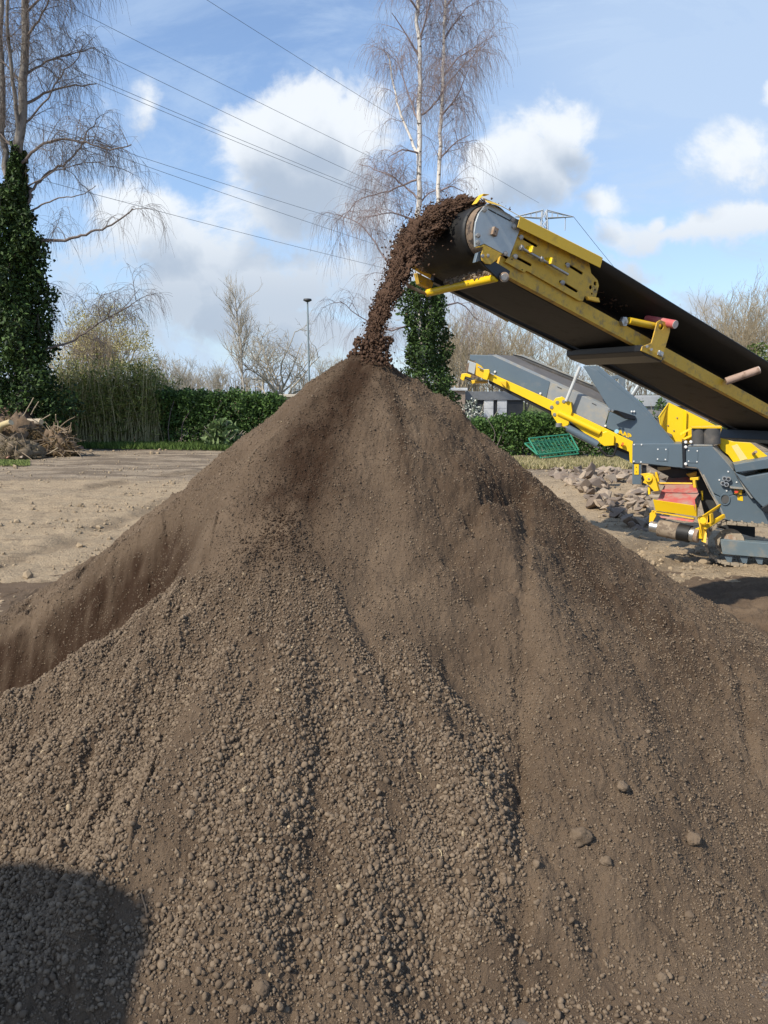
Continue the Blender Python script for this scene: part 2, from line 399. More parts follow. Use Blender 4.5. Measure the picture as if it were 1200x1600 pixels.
def scatter(P, size, kinds, f, tint):
    n = len(P); kv = kinds[rng.integers(0, len(kinds), n)]
    V = np.einsum('nij,nkj->nki', rotmats(n, rng), kv)*size[:, None, None]+P[:, None, :]
    k = kinds.shape[1]; Fc = (f[None]+(np.arange(n)*k)[:, None, None]).reshape(-1, 3)
    return V.reshape(-1, 3), Fc, np.repeat(tint, k)
m, t_, b, oc = newmat('soil_crumb')
tint = t_.attr('tint')
c = t_.mix(tint, (.132, .097, .067), (.275, .209, .145)); c = t_.mix(t_.smooth(tint, .994, .998), c, (.46, .36, .23))
c = t_.mix(t_.attr('moist'), c, (.046, .027, .017))
t_.put(b.inputs['Base Color'], t_.mix(t_.math('MULTIPLY', t_.noise(oc, 120, 3, .6), .5), c, (.09, .064, .043))); b.inputs['Roughness'].default_value = 1; b.inputs['Specular IOR Level'].default_value = .12
bn = t_.new('ShaderNodeBump'); bn.inputs['Strength'].default_value = .6; bn.inputs['Distance'].default_value = .006
t_.put(bn.inputs['Height'], t_.noise(oc, 160, 4, .7)); t_.put(b.inputs['Normal'], bn.outputs[0])
CRUMB = m
# candidates over the camera side, spread evenly over the ground plan
N = 400000
x = rng.uniform(-3.9, 4.2, N); y = rng.uniform(2.2, 6.0, N)
ok = np.abs(x/y) < .58; x, y = x[ok], y[ok]
z, fan, red, r, ph = heap_full(x, y)
sx, sy = x/y, z/y
gul = path([(520, 1000), (570, 1080), (600, 1180), (620, 1300)])        # smooth streak in the crumbs
gd, _ = segdist(x, y, gul)
pat = fbm(x*1.7, y*1.7, 3, .55, 131)
fine_p = [([on_heap(*q)[:2] for q in pl], wd_) for pl, wd_ in (([(285, 1130), (265, 1220), (250, 1320)], .13), ([(400, 1000), (410, 1080)], .08), ([(150, 1000), (60, 1120)], .05), ([(230, 960), (170, 1060)], .05))]
patch = np.zeros(len(x))
for pl, wd_ in fine_p:
    q_, _ = segdist(x, y, pl); patch = np.maximum(patch, np.exp(-(q_/wd_)**2))
dens = fan*sstep(pat, -.95, -.35)*(1-.88*patch)*(1-.8*np.exp(-(gd/.06)**2))
low = sstep(2.0-z, 1.2, 1.9)*sstep(x, -2, .2)*(1-sstep(x, .5, 1.15))*.9
dens = np.maximum(dens, low*sstep(pat, -.4, .2))
xb = [on_heap(*q) for q in ((860, 1200), (780, 1350), (745, 1450), (650, 1530), (600, 1590))]
edge_ = np.interp(-y, [-q[1] for q in xb], [q[0] for q in xb])+.10*fbm(x*4, y*4, 3, .6, 161)
dens = dens*(1-.86*sstep(x-edge_, -.05, .12)*sstep(3.6-y, 0, .35))
dens = dens*(1-sstep(3.0-y, .32, .55)*.75)                              # fine soil again at the very foot
fd, ft = segdist(x, y, fresh); dens = np.maximum(dens, .95*np.exp(-(fd/.33)**2)*sstep(r, .05, .3))
dens = np.maximum(dens, .10+.16*sstep(pat, -.1, .4)+.25*sstep(x, .6, 1.6)*sstep(1.0-z, .2, .8)*sstep(pat, -.2, .3))
sel = rng.random(len(x)) < dens*1.0
x, y, z, fan, r, ft, fd = x[sel], y[sel], z[sel], fan[sel], r[sel], ft[sel], fd[sel]
grow = sstep(1.8-z, 0, 1.6)
size = np.clip(rng.lognormal(math.log(.0064), .36, len(x)), .003, .016)*(.70+.38*grow)*np.where(fan > .5, 1, .66)
mo = np.clip(.95*np.exp(-(fd/.27)**2), 0, 1)
P = np.stack([x, y, z+size*rng.uniform(-.15, .85, len(x))], -1)
tn = rng.random(len(x))
near = y < 3.7
k1, f1 = lump_kinds(2, 14, .17, 3); k0, f0 = lump_kinds(1, 14, .17, 4)
parts = []
for msk, kk, ff in ((near & (size > .0075), k1, f1), (~(near & (size > .0075)), k0, f0)):
    V, Fc, tt = scatter(P[msk], size[msk], kk, ff, tn[msk]); parts.append((V, Fc, tt, np.repeat(mo[msk], kk.shape[1])))
V = np.concatenate([p[0] for p in parts]); o1 = len(parts[0][0])
Fc = np.concatenate([parts[0][1], parts[1][1]+o1])
ob = npmesh('soil_crumbs', V, Fc, CRUMB, attrs={'tint': np.concatenate([p[2] for p in parts]), 'moist': np.concatenate([p[3] for p in parts])}, origin=(0, 3, 0))
info(ob, 'loose rounded brown soil crumbs covering the lower fan of the heap', 'soil crumbs', kind='stuff')

# grit over the whole face
N = 330000
x = rng.uniform(-3.9, 4.4, N); y = rng.uniform(2.3, 5.9, N); ok = (np.abs(x/y) < .54) & (rng.random(N) < np.clip(3.6/y, 0, 1)**1.3); x, y = x[ok], y[ok]
z, fan, red, r, ph = heap_full(x, y); ok = (z > -.02) & (rng.random(len(x)) < .35+.65*sstep(fbm(x*2.1, y*2.1, 3, .6, 151), -.4, .3)); x, y, z = x[ok], y[ok], z[ok]
size = np.clip(rng.lognormal(math.log(.0036), .42, len(x)), .0018, .011)
fd, ft = segdist(x, y, fresh); mo = np.clip(.9*np.exp(-(fd/(.15+.2*ft))**2)+.25*(rng.random(len(x)) < .3), 0, 1)
ov = np.array([[1, 0, 0], [-1, 0, 0], [0, 1, 0], [0, -1, 0], [0, 0, 1], [0, 0, -1.]]); of = np.array([[0, 2, 4], [2, 1, 4], [1, 3, 4], [3, 0, 4], [2, 0, 5], [1, 2, 5], [3, 1, 5], [0, 3, 5]])
okk = np.array([ov*rng.uniform(.6, 1.25, (6, 1)) for _ in range(10)])
V, Fc, tt = scatter(np.stack([x, y, z+size*rng.uniform(0, .6, len(x))], -1), size, okk, of, rng.random(len(x)))
ob = npmesh('soil_grit', V, Fc, CRUMB, attrs={'tint': tt, 'moist': np.repeat(mo, 6)}, origin=(0, 3, 0))
info(ob, 'fine loose soil grains lying all over the face of the heap', 'soil grains', kind='stuff')

# bigger clods one can count
kc, fc = lump_kinds(4, 8, .17, 9)
for i, v in enumerate(kc):                                              # rough their surface
    kc[i] = v*(1+.16*fbm(v[:, 0]*3.5+i*7, v[:, 1]*3.5+v[:, 2]*4.1, 4, .62, 700+i))[:, None]
CL = [(488, 1475, 15, 'rounded brown clod beside the gravelly crumbs at the foot'), (480, 1452, 12, 'smaller brown clod leaning on a rounded one at the foot'),
      (408, 1552, 19, 'large crumbly brown clod low at the foot of the heap'), (432, 1500, 12, 'brown clod half buried among crumbs above the largest clod'),
      (905, 1310, 26, 'broad flat clod half sunk in the right face of the heap'), (948, 1348, 17, 'dark edged clod just below the broad flat clod'),
      (1083, 1316, 15, 'lone dark clod on the lower right face of the heap'), (787, 1383, 17, 'brown clod at the right edge of the crumb fan'),
      (760, 1378, 11, 'small clod left of the clod at the right edge of the crumbs'), (1122, 1382, 10, 'small dark clod below the lone clod on the right'),
      (1034, 1530, 12, 'pale rounded clod on the grey ground at the foot'), (1066, 1533, 10, 'dark clod right of the pale rounded clod on grey ground'),
      (1078, 1434, 11, 'brown clod half way down the right foot of the heap'), (1152, 1424, 9, 'small clod near the right edge above the heap foot'),
      (972, 1232, 14, 'low clod under a dark ledge on the right face'), (750, 1545, 9, 'tan pebble like clod alone on the grey ground'),
      (385, 1580, 12, 'brown clod at the bottom edge of the crumbs'), (330, 1520, 9, 'small clod among the crumbs left of the largest clod')]
for i, (cx, cy, rp, lb) in enumerate(CL):
    p = on_heap(cx, cy); rr = .58*rp/F*np.linalg.norm(p-C0)
    V, Fc, tt = scatter((p+np.array([0, 0, rr*.02]))[None], np.array([rr]), kc[i % 8][None], fc, np.array([.15+.5*rng.random()]))
    o = npmesh('soil_clod', V, Fc, CRUMB, attrs={'tint': tt, 'moist': np.full(len(V), .12)}, origin=p); info(o, lb, 'clod', 'clods on the heap')
STRAW = plain('dry_straw', (.42, .33, .19), .8, var=.3)
TWIG = plain('grey_twig', (.16, .115, .075), .9, var=.3, scale=20)
for (a, b_, rr, mt, lb) in (((682, 1330), (692, 1354), .004, STRAW, 'pale dry straw lying on the crumb fan'), ((221, 1400), (231, 1458), .005, TWIG, 'thin curved twig standing out of the shaded crumbs'),
                            ((82, 1356), (110, 1358), .004, TWIG, 'short reddish twig lying along the edge of the shadow'), ((600, 1440), (618, 1452), .004, TWIG, 'small twig pressed into the middle crumbs'),
                            ((270, 1452), (290, 1444), .004, TWIG, 'dark short twig at the right end of the shadow'), ((652, 1210), (658, 1225), .003, STRAW, 'tiny straw stalk high in the crumb fan')):
    p, q = on_heap(*a), on_heap(*b_); mid = (p+q)/2+np.array([.006, 0, .012]); up = np.array([0, 0, .008])
    o = G().rod([p+up, mid+up, q+up], rr*.6, 6).build('twig', mt, smooth=True); info(o, lb, 'twig')

# ------------------------------------------------------------------ ground
az = np.concatenate([np.linspace(-180, -42, 40)[:-1], np.linspace(-42, 42, 420), np.linspace(42, 180, 40)[1:]])
rg = np.concatenate([[.3, .8, 1.3, 1.8], 2.2*np.exp(np.linspace(0, math.log(60/2.2), 420)), [75, 100, 150, 250, 450, 900, 2000]])
TH, RR = np.meshgrid(np.radians(az), rg); gx = RR*np.sin(TH); gy = RR*np.cos(TH)
RUTS = []
for pts in ([(-60, 905), (120, 838), (300, 770), (520, 722)], [(-60, 800), (150, 762), (330, 735), (520, 705)], [(980, 930), (1040, 880), (1100, 868), (1200, 905)]):
    p_ = [gnd(*q)[:2] for q in pts]
    RUTS.append(p_); RUTS.append([q+np.array([.35, 1.75]) for q in p_])
def ground_z(x, y):
    d = np.hypot(x, y); f = sstep(60-d, 0, 25)
    z = .03*fbm(x*.5, y*.5, 3, .5, 201)+.020*fbm(x*2.2, y*2.6, 5, .68, 203)*f+.012*fbm(x*7, y*12, 2, .6, 205)*sstep(24-d, 0, 8)*sstep(d, 3.2, 5)
    # tyre lugs
    lane = np.sin((y+.25*x)*5.5+.6*fbm(x*1.5, y*1.5, 2, .5, 207)); z = z+.024*np.clip(lane, -.2, 1)*sstep(fbm(x*.5+9, y*.35, 2, .5, 209), -.15, .25)*sstep(22-d, 0, 6)*sstep(-x, -1, .5)*sstep(d, 5, 7)
    z = z*sstep(d, 2.3, 4)
    for pl in RUTS:
        q, t = segdist(x, y, pl); q = q+.10*fbm(x*1.2, y*1.2, 2, .5, 231)
        z = z-.030*np.exp(-(q/.22)**2)*sstep(d, 5, 7)+.012*np.exp(-((q-.38)/.12)**2)*sstep(d, 5, 7)
    # stony bank behind the heap on the right
    z = z+.35*np.exp(-((x-5.6)/2.2)**2-((y-17.5)/2.6)**2)
    return z
gz = ground_z(gx, gy)-.02*(RR < 2)
ni, nj = gx.shape; idx = np.arange(ni*nj).reshape(ni, nj)
gq = np.stack([idx[:-1, :-1], idx[:-1, 1:], idx[1:, 1:], idx[1:, :-1]], -1).reshape(-1, 4)
m, t_, b, oc = newmat('yard_earth')
sp = t_.new('ShaderNodeSeparateXYZ'); t_.l.new(oc, sp.inputs[0])
warpn = t_.math('MULTIPLY', t_.math('SUBTRACT', t_.noise(t_.vmath('MULTIPLY', oc, (.5, 1.3, 1)), .35, 6, .6), .5), 16)
yd = t_.math('ADD', sp.outputs[1], warpn)
fine = t_.noise(oc, 22, 6, .65); big = t_.noise(t_.vmath('MULTIPLY', oc, (.6, 1.8, 1)), .9, 6, .6)
c = t_.mix(big, (.30, .225, .145), (.46, .36, .24))
c = t_.mix(t_.smooth(t_.noise(t_.vmath('MULTIPLY', oc, (1, 3, 1)), 1.6, 8, .65), .52, .66, 0, .6), c, (.15, .112, .075))
c = t_.mix(t_.smooth(sp.outputs[1], 5.2, 3.2), c, (.185, .152, .122))
mud = t_.mix(t_.smooth(t_.noise(t_.vmath('MULTIPLY', oc, (.35, 1.6, 1)), 1.1, 7, .6), .4, .62), (.175, .137, .10), (.335, .27, .195))
c = t_.mix(t_.smooth(yd, 18.5, 23.5), c, mud)
c = t_.mix(t_.smooth(yd, 42, 50), c, (.10, .11, .045))
c = t_.mix(t_.math('MULTIPLY', t_.smooth(fine, .45, .75), .45), c, (.13, .095, .062))
c = t_.mix(t_.math('MULTIPLY', t_.attr('rut'), .55), c, (.12, .088, .058))
c = t_.mix(t_.smooth(t_.noise(oc, 55, 3, .7), .70, .76, 0, .6), c, (.42, .35, .26))
t_.put(b.inputs['Base Color'], c); b.inputs['Roughness'].default_value = 1; b.inputs['Specular IOR Level'].default_value = .12
bn = t_.new('ShaderNodeBump'); bn.inputs['Strength'].default_value = .9; bn.inputs['Distance'].default_value = .06
t_.put(bn.inputs['Height'], t_.math('ADD', t_.noise(oc, 9, 9, .74), t_.math('MULTIPLY', fine, .6))); t_.put(b.inputs['Normal'], bn.outputs[0])
EARTH = m
rut = np.zeros(gx.shape)
for pl in RUTS:
    q, t = segdist(gx, gy, pl); rut = np.maximum(rut, np.exp(-((q+.10*fbm(gx*1.2, gy*1.2, 2, .5, 231))/.26)**2)*sstep(fbm(gx*.6, gy*.6, 3, .5, 235), -.5, .2))
gr = npmesh('ground', np.stack([gx, gy, gz], -1).reshape(-1, 3), gq, EARTH, attrs={'rut': rut.ravel()}); info(gr, 'bare tan and brown earth of the yard reaching to the horizon', 'ground', kind='structure')
def gpt(px, py):
    p = gnd(px, py); p[2] = float(ground_z(np.array([p[0]]), np.array([p[1]]))[0]); return p

# loose lumps trodden into the yard
N = 15000
dd = 4.5*np.exp(rng.random(N)*math.log(34/4.5)); aa = np.radians(rng.uniform(-31, 31, N)); x = dd*np.sin(aa); y = dd*np.cos(aa)
cl = sstep(fbm(x*.45, y*.8, 3, .6, 221), -.15, .5)+.8*sstep(x, 2.5, 4)*sstep(14-y, 0, 3)*sstep(y, 6, 7.5); ok = rng.random(N) < .05+.9*cl; x, y = x[ok], y[ok]
size = np.clip(rng.lognormal(math.log(.016), .5, len(x)), .006, .07)*np.interp(y, [4, 30], [.9, 1.7])
V, Fc, tt = scatter(np.stack([x, y, ground_z(x, y)+size*.2], -1), size, k0, f0, rng.uniform(.3, 1, len(x)))
ob = npmesh('yard_crumbs', V, Fc, plain('dry_clod', (.31, .24, .16), 1, var=.4, scale=3, spec=.1), origin=(0, 12, 0), smooth=False)
info(ob, 'small dry lumps of earth trodden into the open yard', 'earth lumps', kind='stuff')

# ------------------------------------------------------------------ near conveyor
A_ = rad(33); B_ = rad(17.1)
Ah = np.array([math.cos(A_), math.sin(A_), 0]); CW = np.array([-math.sin(A_), math.cos(A_), 0])
CA = Ah*math.cos(B_)+np.array([0, 0, -math.sin(B_)]); CN = Ah*math.sin(B_)+np.array([0, 0, math.cos(B_)])
PC = at(773, 362, 5.55)
def cp(u, v, n): return PC+CA*u+CW*v+CN*n
def pv(px, py, v=0.0): return hit(px, py, PC+CW*v, CW)
def poly(l, v=0.0): return [pv(a, b, v) for a, b in l]
LEN = 7.6
cv = thing('conveyor', 'yellow and black belt conveyor tilted up over the soil heap, dropping soil', 'conveyor', cp(LEN, .4, 0)*np.array([1, 1, 0]))
WD = .80
# stringers
G().prism([cp(.10, 0, -.24), cp(LEN, 0, -.24), cp(LEN, 0, -.13), cp(.10, 0, -.13)], CW*.05).build('side_beam', YELD, cv, .004)
G().prism([cp(.10, WD-.05, -.225), cp(LEN, WD-.05, -.225), cp(LEN, WD-.05, -.13), cp(.10, WD-.05, -.13)], CW*.05).build('side_beam', BLKP, cv, .004)
# drum with worn lagging
dr = G().cyl(cp(0, .02, 0), cp(0, WD-.02, 0), .183, n=48).build('head_drum', LAG, cv, smooth=True)
G().cyl(cp(0, -.03, 0), cp(0, WD+.03, 0), .03, n=16).build('shaft', STEEL, dr, smooth=True)
# belt: closed loop round the head drum, troughed on top
def belt():
    us = []; nseg = 14
    prof = []            # (u, n, trough)
    for u in np.linspace(LEN, .9, 30): prof.append((u, .035, 1.0))
    for u in np.linspace(.8, .12, 8): prof.append((u, .035+(.190-.035)*(1-u/.9)**1.0, max(0, (u-.1)/.8)**.8))
    for a in np.linspace(85, 270, 26): prof.append((-.195*math.cos(rad(a-90))*1.0 if False else .195*math.cos(rad(a)), .195*math.sin(rad(a)), 0))
    for u in np.linspace(.25, LEN, 24): prof.append((u, -.205-.012*math.sin(u*2.1), 0))
    vs = []; m = 17
    for (u, n, tr) in prof:
        for j in range(m):
            s = j/(m-1)*2-1; v = .40+s*(.31+.0*tr); n2 = n; u2 = u
            if tr > 0:
                q = max(0, abs(s)-.42)/.58
                v = .40+math.copysign(min(abs(s), .42)*.33+q*(.31*tr+.18*(1-tr)), s); n2 = n+q*.165*tr*(.6+.4*q)
                v = .40+(v-.40)*(1.04)
            vs.append(cp(u2, v, n2))
    k = len(prof); f = [(i*m+j, i*m+j+1, (i+1)*m+j+1, (i+1)*m+j) for i in range(k-1) for j in range(m-1)]
    g = G(); g.add(vs, f); o = g.build('belt', BLACK, cv, smooth=True)
    sd = o.modifiers.new('thickness', 'SOLIDIFY'); sd.thickness = .012; sd.offset = -1
    return o
belt()
# side skirt of the near wing: wing rollers seen from outside
for u, red_, (px, py) in ((1.80, REDP, (0, 0)), (3.02, DRUSTY, (0, 0)), (4.4, DRUSTY, (0, 0)), (5.6, DRUSTY, (0, 0))):
    for side in (0, 1):
        sg = -1 if side == 0 else 1; v0 = .22 if side == 0 else WD-.22
        a = cp(u, v0, -.03); q = cp(u, v0+sg*.34, .135)
        if side == 0 and u < 2: a, q = cp(1.86, .12, .06), pv(1055, 507, -.17)
        if side == 0 and 2.9 < u < 3.1: a, q = pv(1134, 596, -.03), pv(1186, 578, -.22)
        ro = G().cyl(a, q, .034, n=24).build('wing_roller', red_, cv, .003, smooth=True)
        dd = (q-a)/np.linalg.norm(q-a)
        G().cyl(q, q+dd*.004, .0325, n=24).build('end_cap', PALE, ro, smooth=True)
# idler stand with bracket plate, tube and cross channel
holed('idler_bracket', poly([(1002, 548), (1004, 541), (1018, 536), (1021, 526), (1027, 503), (1032, 500), (1040, 503), (1047, 510), (1047, 518), (1034, 563)], -.10),
      [[pv(1033+3.9*math.cos(a), 510.5+4.8*math.sin(a), -.10) for a in np.linspace(0, 2*math.pi, 14)[:-1]]], CW*.010, YELD, cv)
for (px, py) in ((1011, 541), (1018, 546)):
    G().cyl(pv(px, py, -.11), pv(px, py, -.122), .012, n=6).build('bolt', STEEL, cv)
nb = G().box(pv(1032, 552.5, -.108), CA*.028, CN*.020, CW*.008).build('clamp_block', GALV, cv, .002)
for q in (-1, 1): G().cyl(pv(1032+q*3, 552.5+q*1.4, -.116), pv(1032+q*3, 552.5+q*1.4, -.128), .010, n=6).build('nut', STEEL, nb)
G().cyl(cp(1.50, -.02, -.095), pv(1029, 511, -.05), .028, n=20).build('cross_tube', YEL, cv, smooth=True)
G().cyl(cp(1.45, -.002, -.12), cp(1.45, -.03, -.12), .04, n=6).build('tube_mount', STEEL, cv, .002)
e0 = poly([(1002, 538.5), (1002, 549), (1009, 556), (1034, 566), (1037, 559), (1020, 546)], -.088)
G().prism(e0, pv(885, 547, .84)-e0[0]).build('cross_channel', BLKP, cv, .006)
e0 = [q+CN*-.012+CA*.03 for q in poly([(1000, 537.5), (1000, 541), (1034, 558), (1034, 554)], -.082)]
G().prism(e0, (pv(887, 547, .84)-pv(1002, 538.5, -.088))*.97).build('cross_plate', BLKP, cv, .003)
e0 = poly([(1127, 670), (1150, 676), (1147, 690), (1124, 684)], .84)
G().prism(e0, -CW*1.02).build('cross_channel', BLKP, cv, .005)
G().box(cp(5.6, .35, -.30), CW*.55, CA*.07, CN*.05).build('cross_channel', BLKP, cv, .005)
G().cyl(cp(4.05, -.02, .02), cp(4.05, -.25, .15), .025, n=14).build('cross_tube', YEL, cv, smooth=True)
# tail roller, legs out of the frame to the right
G().cyl(cp(LEN-.1, .03, -.03), cp(LEN-.1, WD-.03, -.03), .17, n=32).build('tail_drum', LAG, cv, smooth=True)
for v in (0, WD):
    p = cp(5.9, v, -.2); q = np.array([p[0]+.3, p[1], 0.0]); G().cyl(p, q, .06, n=12).build('leg', BLKP, cv, smooth=True)
# side plate of the head with slots
def slot(a, b, hw):
    a, b = np.array(a, float), np.array(b, float); d = (b-a)/np.linalg.norm(b-a); n = np.array([-d[1], d[0]])
    pts = []
    for c, s in ((a, 1), (b, -1)):
        for k in range(5):
            an = math.pi/2+math.pi*k/4; v = d*s*math.cos(an)+n*s*math.sin(an); pts.append(tuple(c+v*hw))
    return pts
circ = lambda x, y, rx, ry, n=12: [(x+rx*math.cos(a), y+ry*math.sin(a)) for a in np.linspace(0, 2*math.pi, n+1)[:-1]]
SLOTS = [((812, 369), (838, 384)), ((803, 400), (829, 414)), ((885, 412), (909, 427)), ((876, 440), (901, 455))]
for sg, vpl in ((1, -.02),):
    holed('adjuster_plate', poly([(810, 352), (816, 344), (920, 408), (924, 427), (934, 438), (936, 446), (931, 466), (914, 463), (911, 470), (905, 470), (823, 423), (819, 426), (789, 409), (800, 395)], -.02),
          [poly(slot(a, b, 2.1), -.02) for a, b in SLOTS]+[poly(circ(930, 443, 2.3, 3.2), -.02), poly(circ(923, 449, 2.4, 3.4), -.02), poly(circ(930, 453, 1.3, 1.8), -.02), poly(circ(925, 459, 1.3, 1.8), -.02)], CW*.010, YELD, cv)
G().prism(poly([(931, 466), (914, 464), (916, 469), (933, 473)], -.02), CW*-.03).build('foot_tab', YELD, cv, .002)
# far twin of the head plates
G().prism([cp(-.19, WD+.03, .06), cp(-.14, WD+.03, -.17), cp(1.0, WD+.03, -.22), cp(1.1, WD+.03, .02), cp(.3, WD+.03, .17), cp(-.02, WD+.03, .20)], CW*.010).build('adjuster_plate', YELD, cv, .002)
G().prism(poly([(627, 355), (642, 362), (628, 402), (616, 425), (608, 415)], WD-.06), CW*.012).build('chute_plate', plain('scuffed_plate', (.36, .31, .245), .7, var=.2, dirt=(.25, .19, .13)), cv, .002)
# end plate
ep = [(773, 321), (766, 317.5), (757, 322), (748, 334), (743.5, 347), (741.5, 362), (742.5, 386), (757, 381), (785, 396), (796, 402), (812, 360), (814, 346), (790, 331)]
G().prism(poly(ep, -.038), CW*.014).build('end_plate', GALV, cv, .002)
G().prism(poly([(742.5, 387), (757, 382), (785, 396.7), (775, 407), (767, 413), (759, 412), (754, 407), (752, 398), (754, 392), (756, 386)], -.052), CW*.012).build('corner_bracket', YELD, cv, .002)
bs = G().box(pv(773, 362, -.048), CA*.022, CN*.028, CW*.012).build('shaft_boss', RUST, cv, .004)
G().cyl(pv(774, 361.5, -.06), pv(774, 361.5, -.063), .005, n=8).build('grease_nipple', BLKP, bs)
def bolt(px, py, v, r=.011, h=.014, wash=True, mat=STEEL, par=None):
    g = G()
    if wash: g.cyl(pv(px, py, v), pv(px, py, v-.004), r*1.55, n=16)
    g.cyl(pv(px, py, v), pv(px, py, v-h), r, n=6); return g.build('bolt', mat, par or cv, .001)
for q in ((803, 354), (790, 396), (747, 368), (747, 379), (757, 328), (801, 343)): bolt(*q, -.040)
for q in ((754, 400), (762.5, 399.5)): bolt(*q, -.053, .008)
for q in ((814, 371), (805, 401), (887, 414.5), (879, 442)): bolt(*q, -.022, .012, .018)
for q in ((800, 405), (816, 421.5)): bolt(*q, -.021, .005, .004, False, BLKP)
for q0_, q1_ in (((763, 326), (776, 333)), ((777, 333.5), (797, 344))):
    G().prism([pv(q0_[0], q0_[1], -.039), pv(q1_[0], q1_[1], -.039), pv(q1_[0]-.6, q1_[1]+1.5, -.039), pv(q0_[0]-.6, q0_[1]+1.5, -.039)], CW*-.0015).build('sight_slot', BLACK, cv)
# adjusting screw with its two lugs
for a in ((822, 390), (852, 408)):
    p = pv(*a, -.02); G().prism([p+CN*.03, p-CN*.028, p-CN*.028-CW*.065, p+CN*.018-CW*.065], CA*.012).build('screw_lug', YELC, cv, .002)
s0, s1 = pv(812, 386, -.055), pv(887, 429, -.055)
sc_ = G().cyl(s0, s1, .0105, n=14).build('adjusting_screw', STEEL, cv, smooth=True)
for q in (0.03, .43): 
    p = s0+(s1-s0)*q; G().cyl(p-CA*.012, p+CA*.012, .021, n=6).build('nut', STEEL, sc_, .002)
# guard over the plates: bent sheet
top = [(757, 306), (784, 318), (813, 334), (942, 399)]
inn = poly(top, .02); lip0 = [p-CW*.085 for p in inn]
g = G()
far = [p+CW*.03 for p in inn]
lip = [hit(px, py, PC-CW*.075, CW) for px, py in ((762, 316), (785, 322), (813, 338), (942, 403))]
low = [q-CN*.078 for q in lip]
th_ = CN*-.004
for i in range(1, 3):
    g.prism([far[i], far[i+1], lip[i+1], lip[i]], th_); g.prism([lip[i], lip[i+1], low[i+1], low[i]], CW*.004) if i == 2 else None
g.prism([far[0], far[1], lip[1], lip[0]], th_)
g.build('top_guard', YEL, cv, .0015)
hk = poly([(757, 306), (748, 305)], .02); hk2 = pv(737, 320, .02)
G().prism([hk[0], hk[1], hk[1]-CW*.05, hk[0]-CW*.05], CN*-.004).prism([hk[1], hk2, hk2-CW*.05, hk[1]-CW*.05], CA*.004).build('guard_hook', YEL, cv, .0015)
for q in ((816, 347), (909, 402)): bolt(*q, -.03, .010, .03)
# belt scraper below the drum
s0, s1 = pv(667, 458, .78), pv(776, 434, -.02)
tb = G().cyl(s0, s1, .028, n=22).build('scraper_tube', YELC, cv, .006, smooth=True)
sb = [s0+(s1-s0)*.28, s0+(s1-s0)*.97]
up = CN*.06-CA*.02
G().prism([sb[0]+CN*.018, sb[1]+CN*.018, sb[1]+up*.85, sb[0]+up*1.15], CA*.025).build('scraper_blade', RUST, cv, .004)
G().prism(poly([(747, 409), (757, 401), (794, 424), (790, 441), (780, 441)], -.012), CW*-.022).build('scraper_arm', BLKP, cv, .003)
G().prism(poly([(738, 411), (742, 396), (752, 392), (757, 405)], .0), CW*-.03).build('arm_bracket', GREY, cv, .003)
n_ = 420; f_ = rng.random(n_)[:, None]; P_ = sb[0]*(1-f_)+sb[1]*f_+(CN*.035)*rng.uniform(.3, 1.9, (n_, 1))+CA*rng.uniform(-.03, .03, (n_, 1))
V_, F_, t__ = scatter(P_, np.exp(rng.uniform(math.log(.005), math.log(.017), n_)), k0, f0, rng.random(n_)); npmesh('caked_soil', V_, F_, CLAY, cv)
pvt = G().cyl(pv(788, 433, .0), pv(788, 433, -.06), .034, n=22).build('pivot_sleeve', RUST, cv, .003, smooth=True)
G().cyl(pv(788, 433, -.055), pv(788, 433, -.067), .024, n=18).build('pivot_pin', STEEL, pvt, .002, smooth=True)
G().prism([cp(-.05, WD+.02, -.21), cp(.12, WD+.02, -.21), cp(.12, WD+.02, -.28), cp(0, WD+.02, -.28)], -CW*.05).build('scraper_arm', YELD, cv, .003)
G().prism(poly([(634, 441), (664, 456), (672, 463), (638, 449)], WD-.05), CW*.02).build('scraper_bracket', RUST, cv, .002)

# soil riding over the drum and falling
path_un = np.array([(1.6, .09), (.9, .095), (.35, .175), (-.057, .235), (-.21, .12), (-.345, -.10), (-.404, -.326), (-.438, -.489), (-.482, -.659), (-.497, -.827), (-.492, -.987), (-.487, -1.12)])
hw = np.array([.26, .26, .26, .27, .27, .26, .22, .175, .145, .125, .115, .17]); tk = np.array([.06, .06, .065, .075, .10, .10, .08, .055, .05, .045, .05, .05])
sg_ = np.concatenate([[0], np.cumsum(np.hypot(*np.diff(path_un, axis=0).T))]); sg_ /= sg_[-1]
vc = np.array([.42, .42, .42, .42, .43, .43, .42, .41, .41, .40, .40, .40])
def stream(n, spread, smin, smax, t0=0, t1=1.0):
    t = rng.uniform(t0, t1, n); u = np.interp(t, sg_, path_un[:, 0]); nn = np.interp(t, sg_, path_un[:, 1]); h = np.interp(t, sg_, hw); k = np.interp(t, sg_, tk)
    a = rng.uniform(0, 2*math.pi, n); q = np.sqrt(rng.random(n))*spread
    v = np.interp(t, sg_, vc)+h*q*np.cos(a); off = k*q*np.sin(a)
    du = np.interp(np.clip(t+.01, 0, 1), sg_, path_un[:, 0])-np.interp(np.clip(t-.01, 0, 1), sg_, path_un[:, 0])
    dn = np.interp(np.clip(t+.01, 0, 1), sg_, path_un[:, 1])-np.interp(np.clip(t-.01, 0, 1), sg_, path_un[:, 1])
    L = np.hypot(du, dn); u = u-dn/L*off*np.sign(1); nn = nn+du/L*off*1
    P = PC+u[:, None]*CA+v[:, None]*CW+nn[:, None]*CN
    sz = np.exp(rng.uniform(math.log(smin), math.log(smax), n))
    ok = (t < .5) | (fbm(t*16, v*14, 3, .6, 811) > -.22) | (t > .93)
    return P[ok], sz[ok], t[ok]
ks, fs = lump_kinds(2, 10, .20, 31)
parts = []
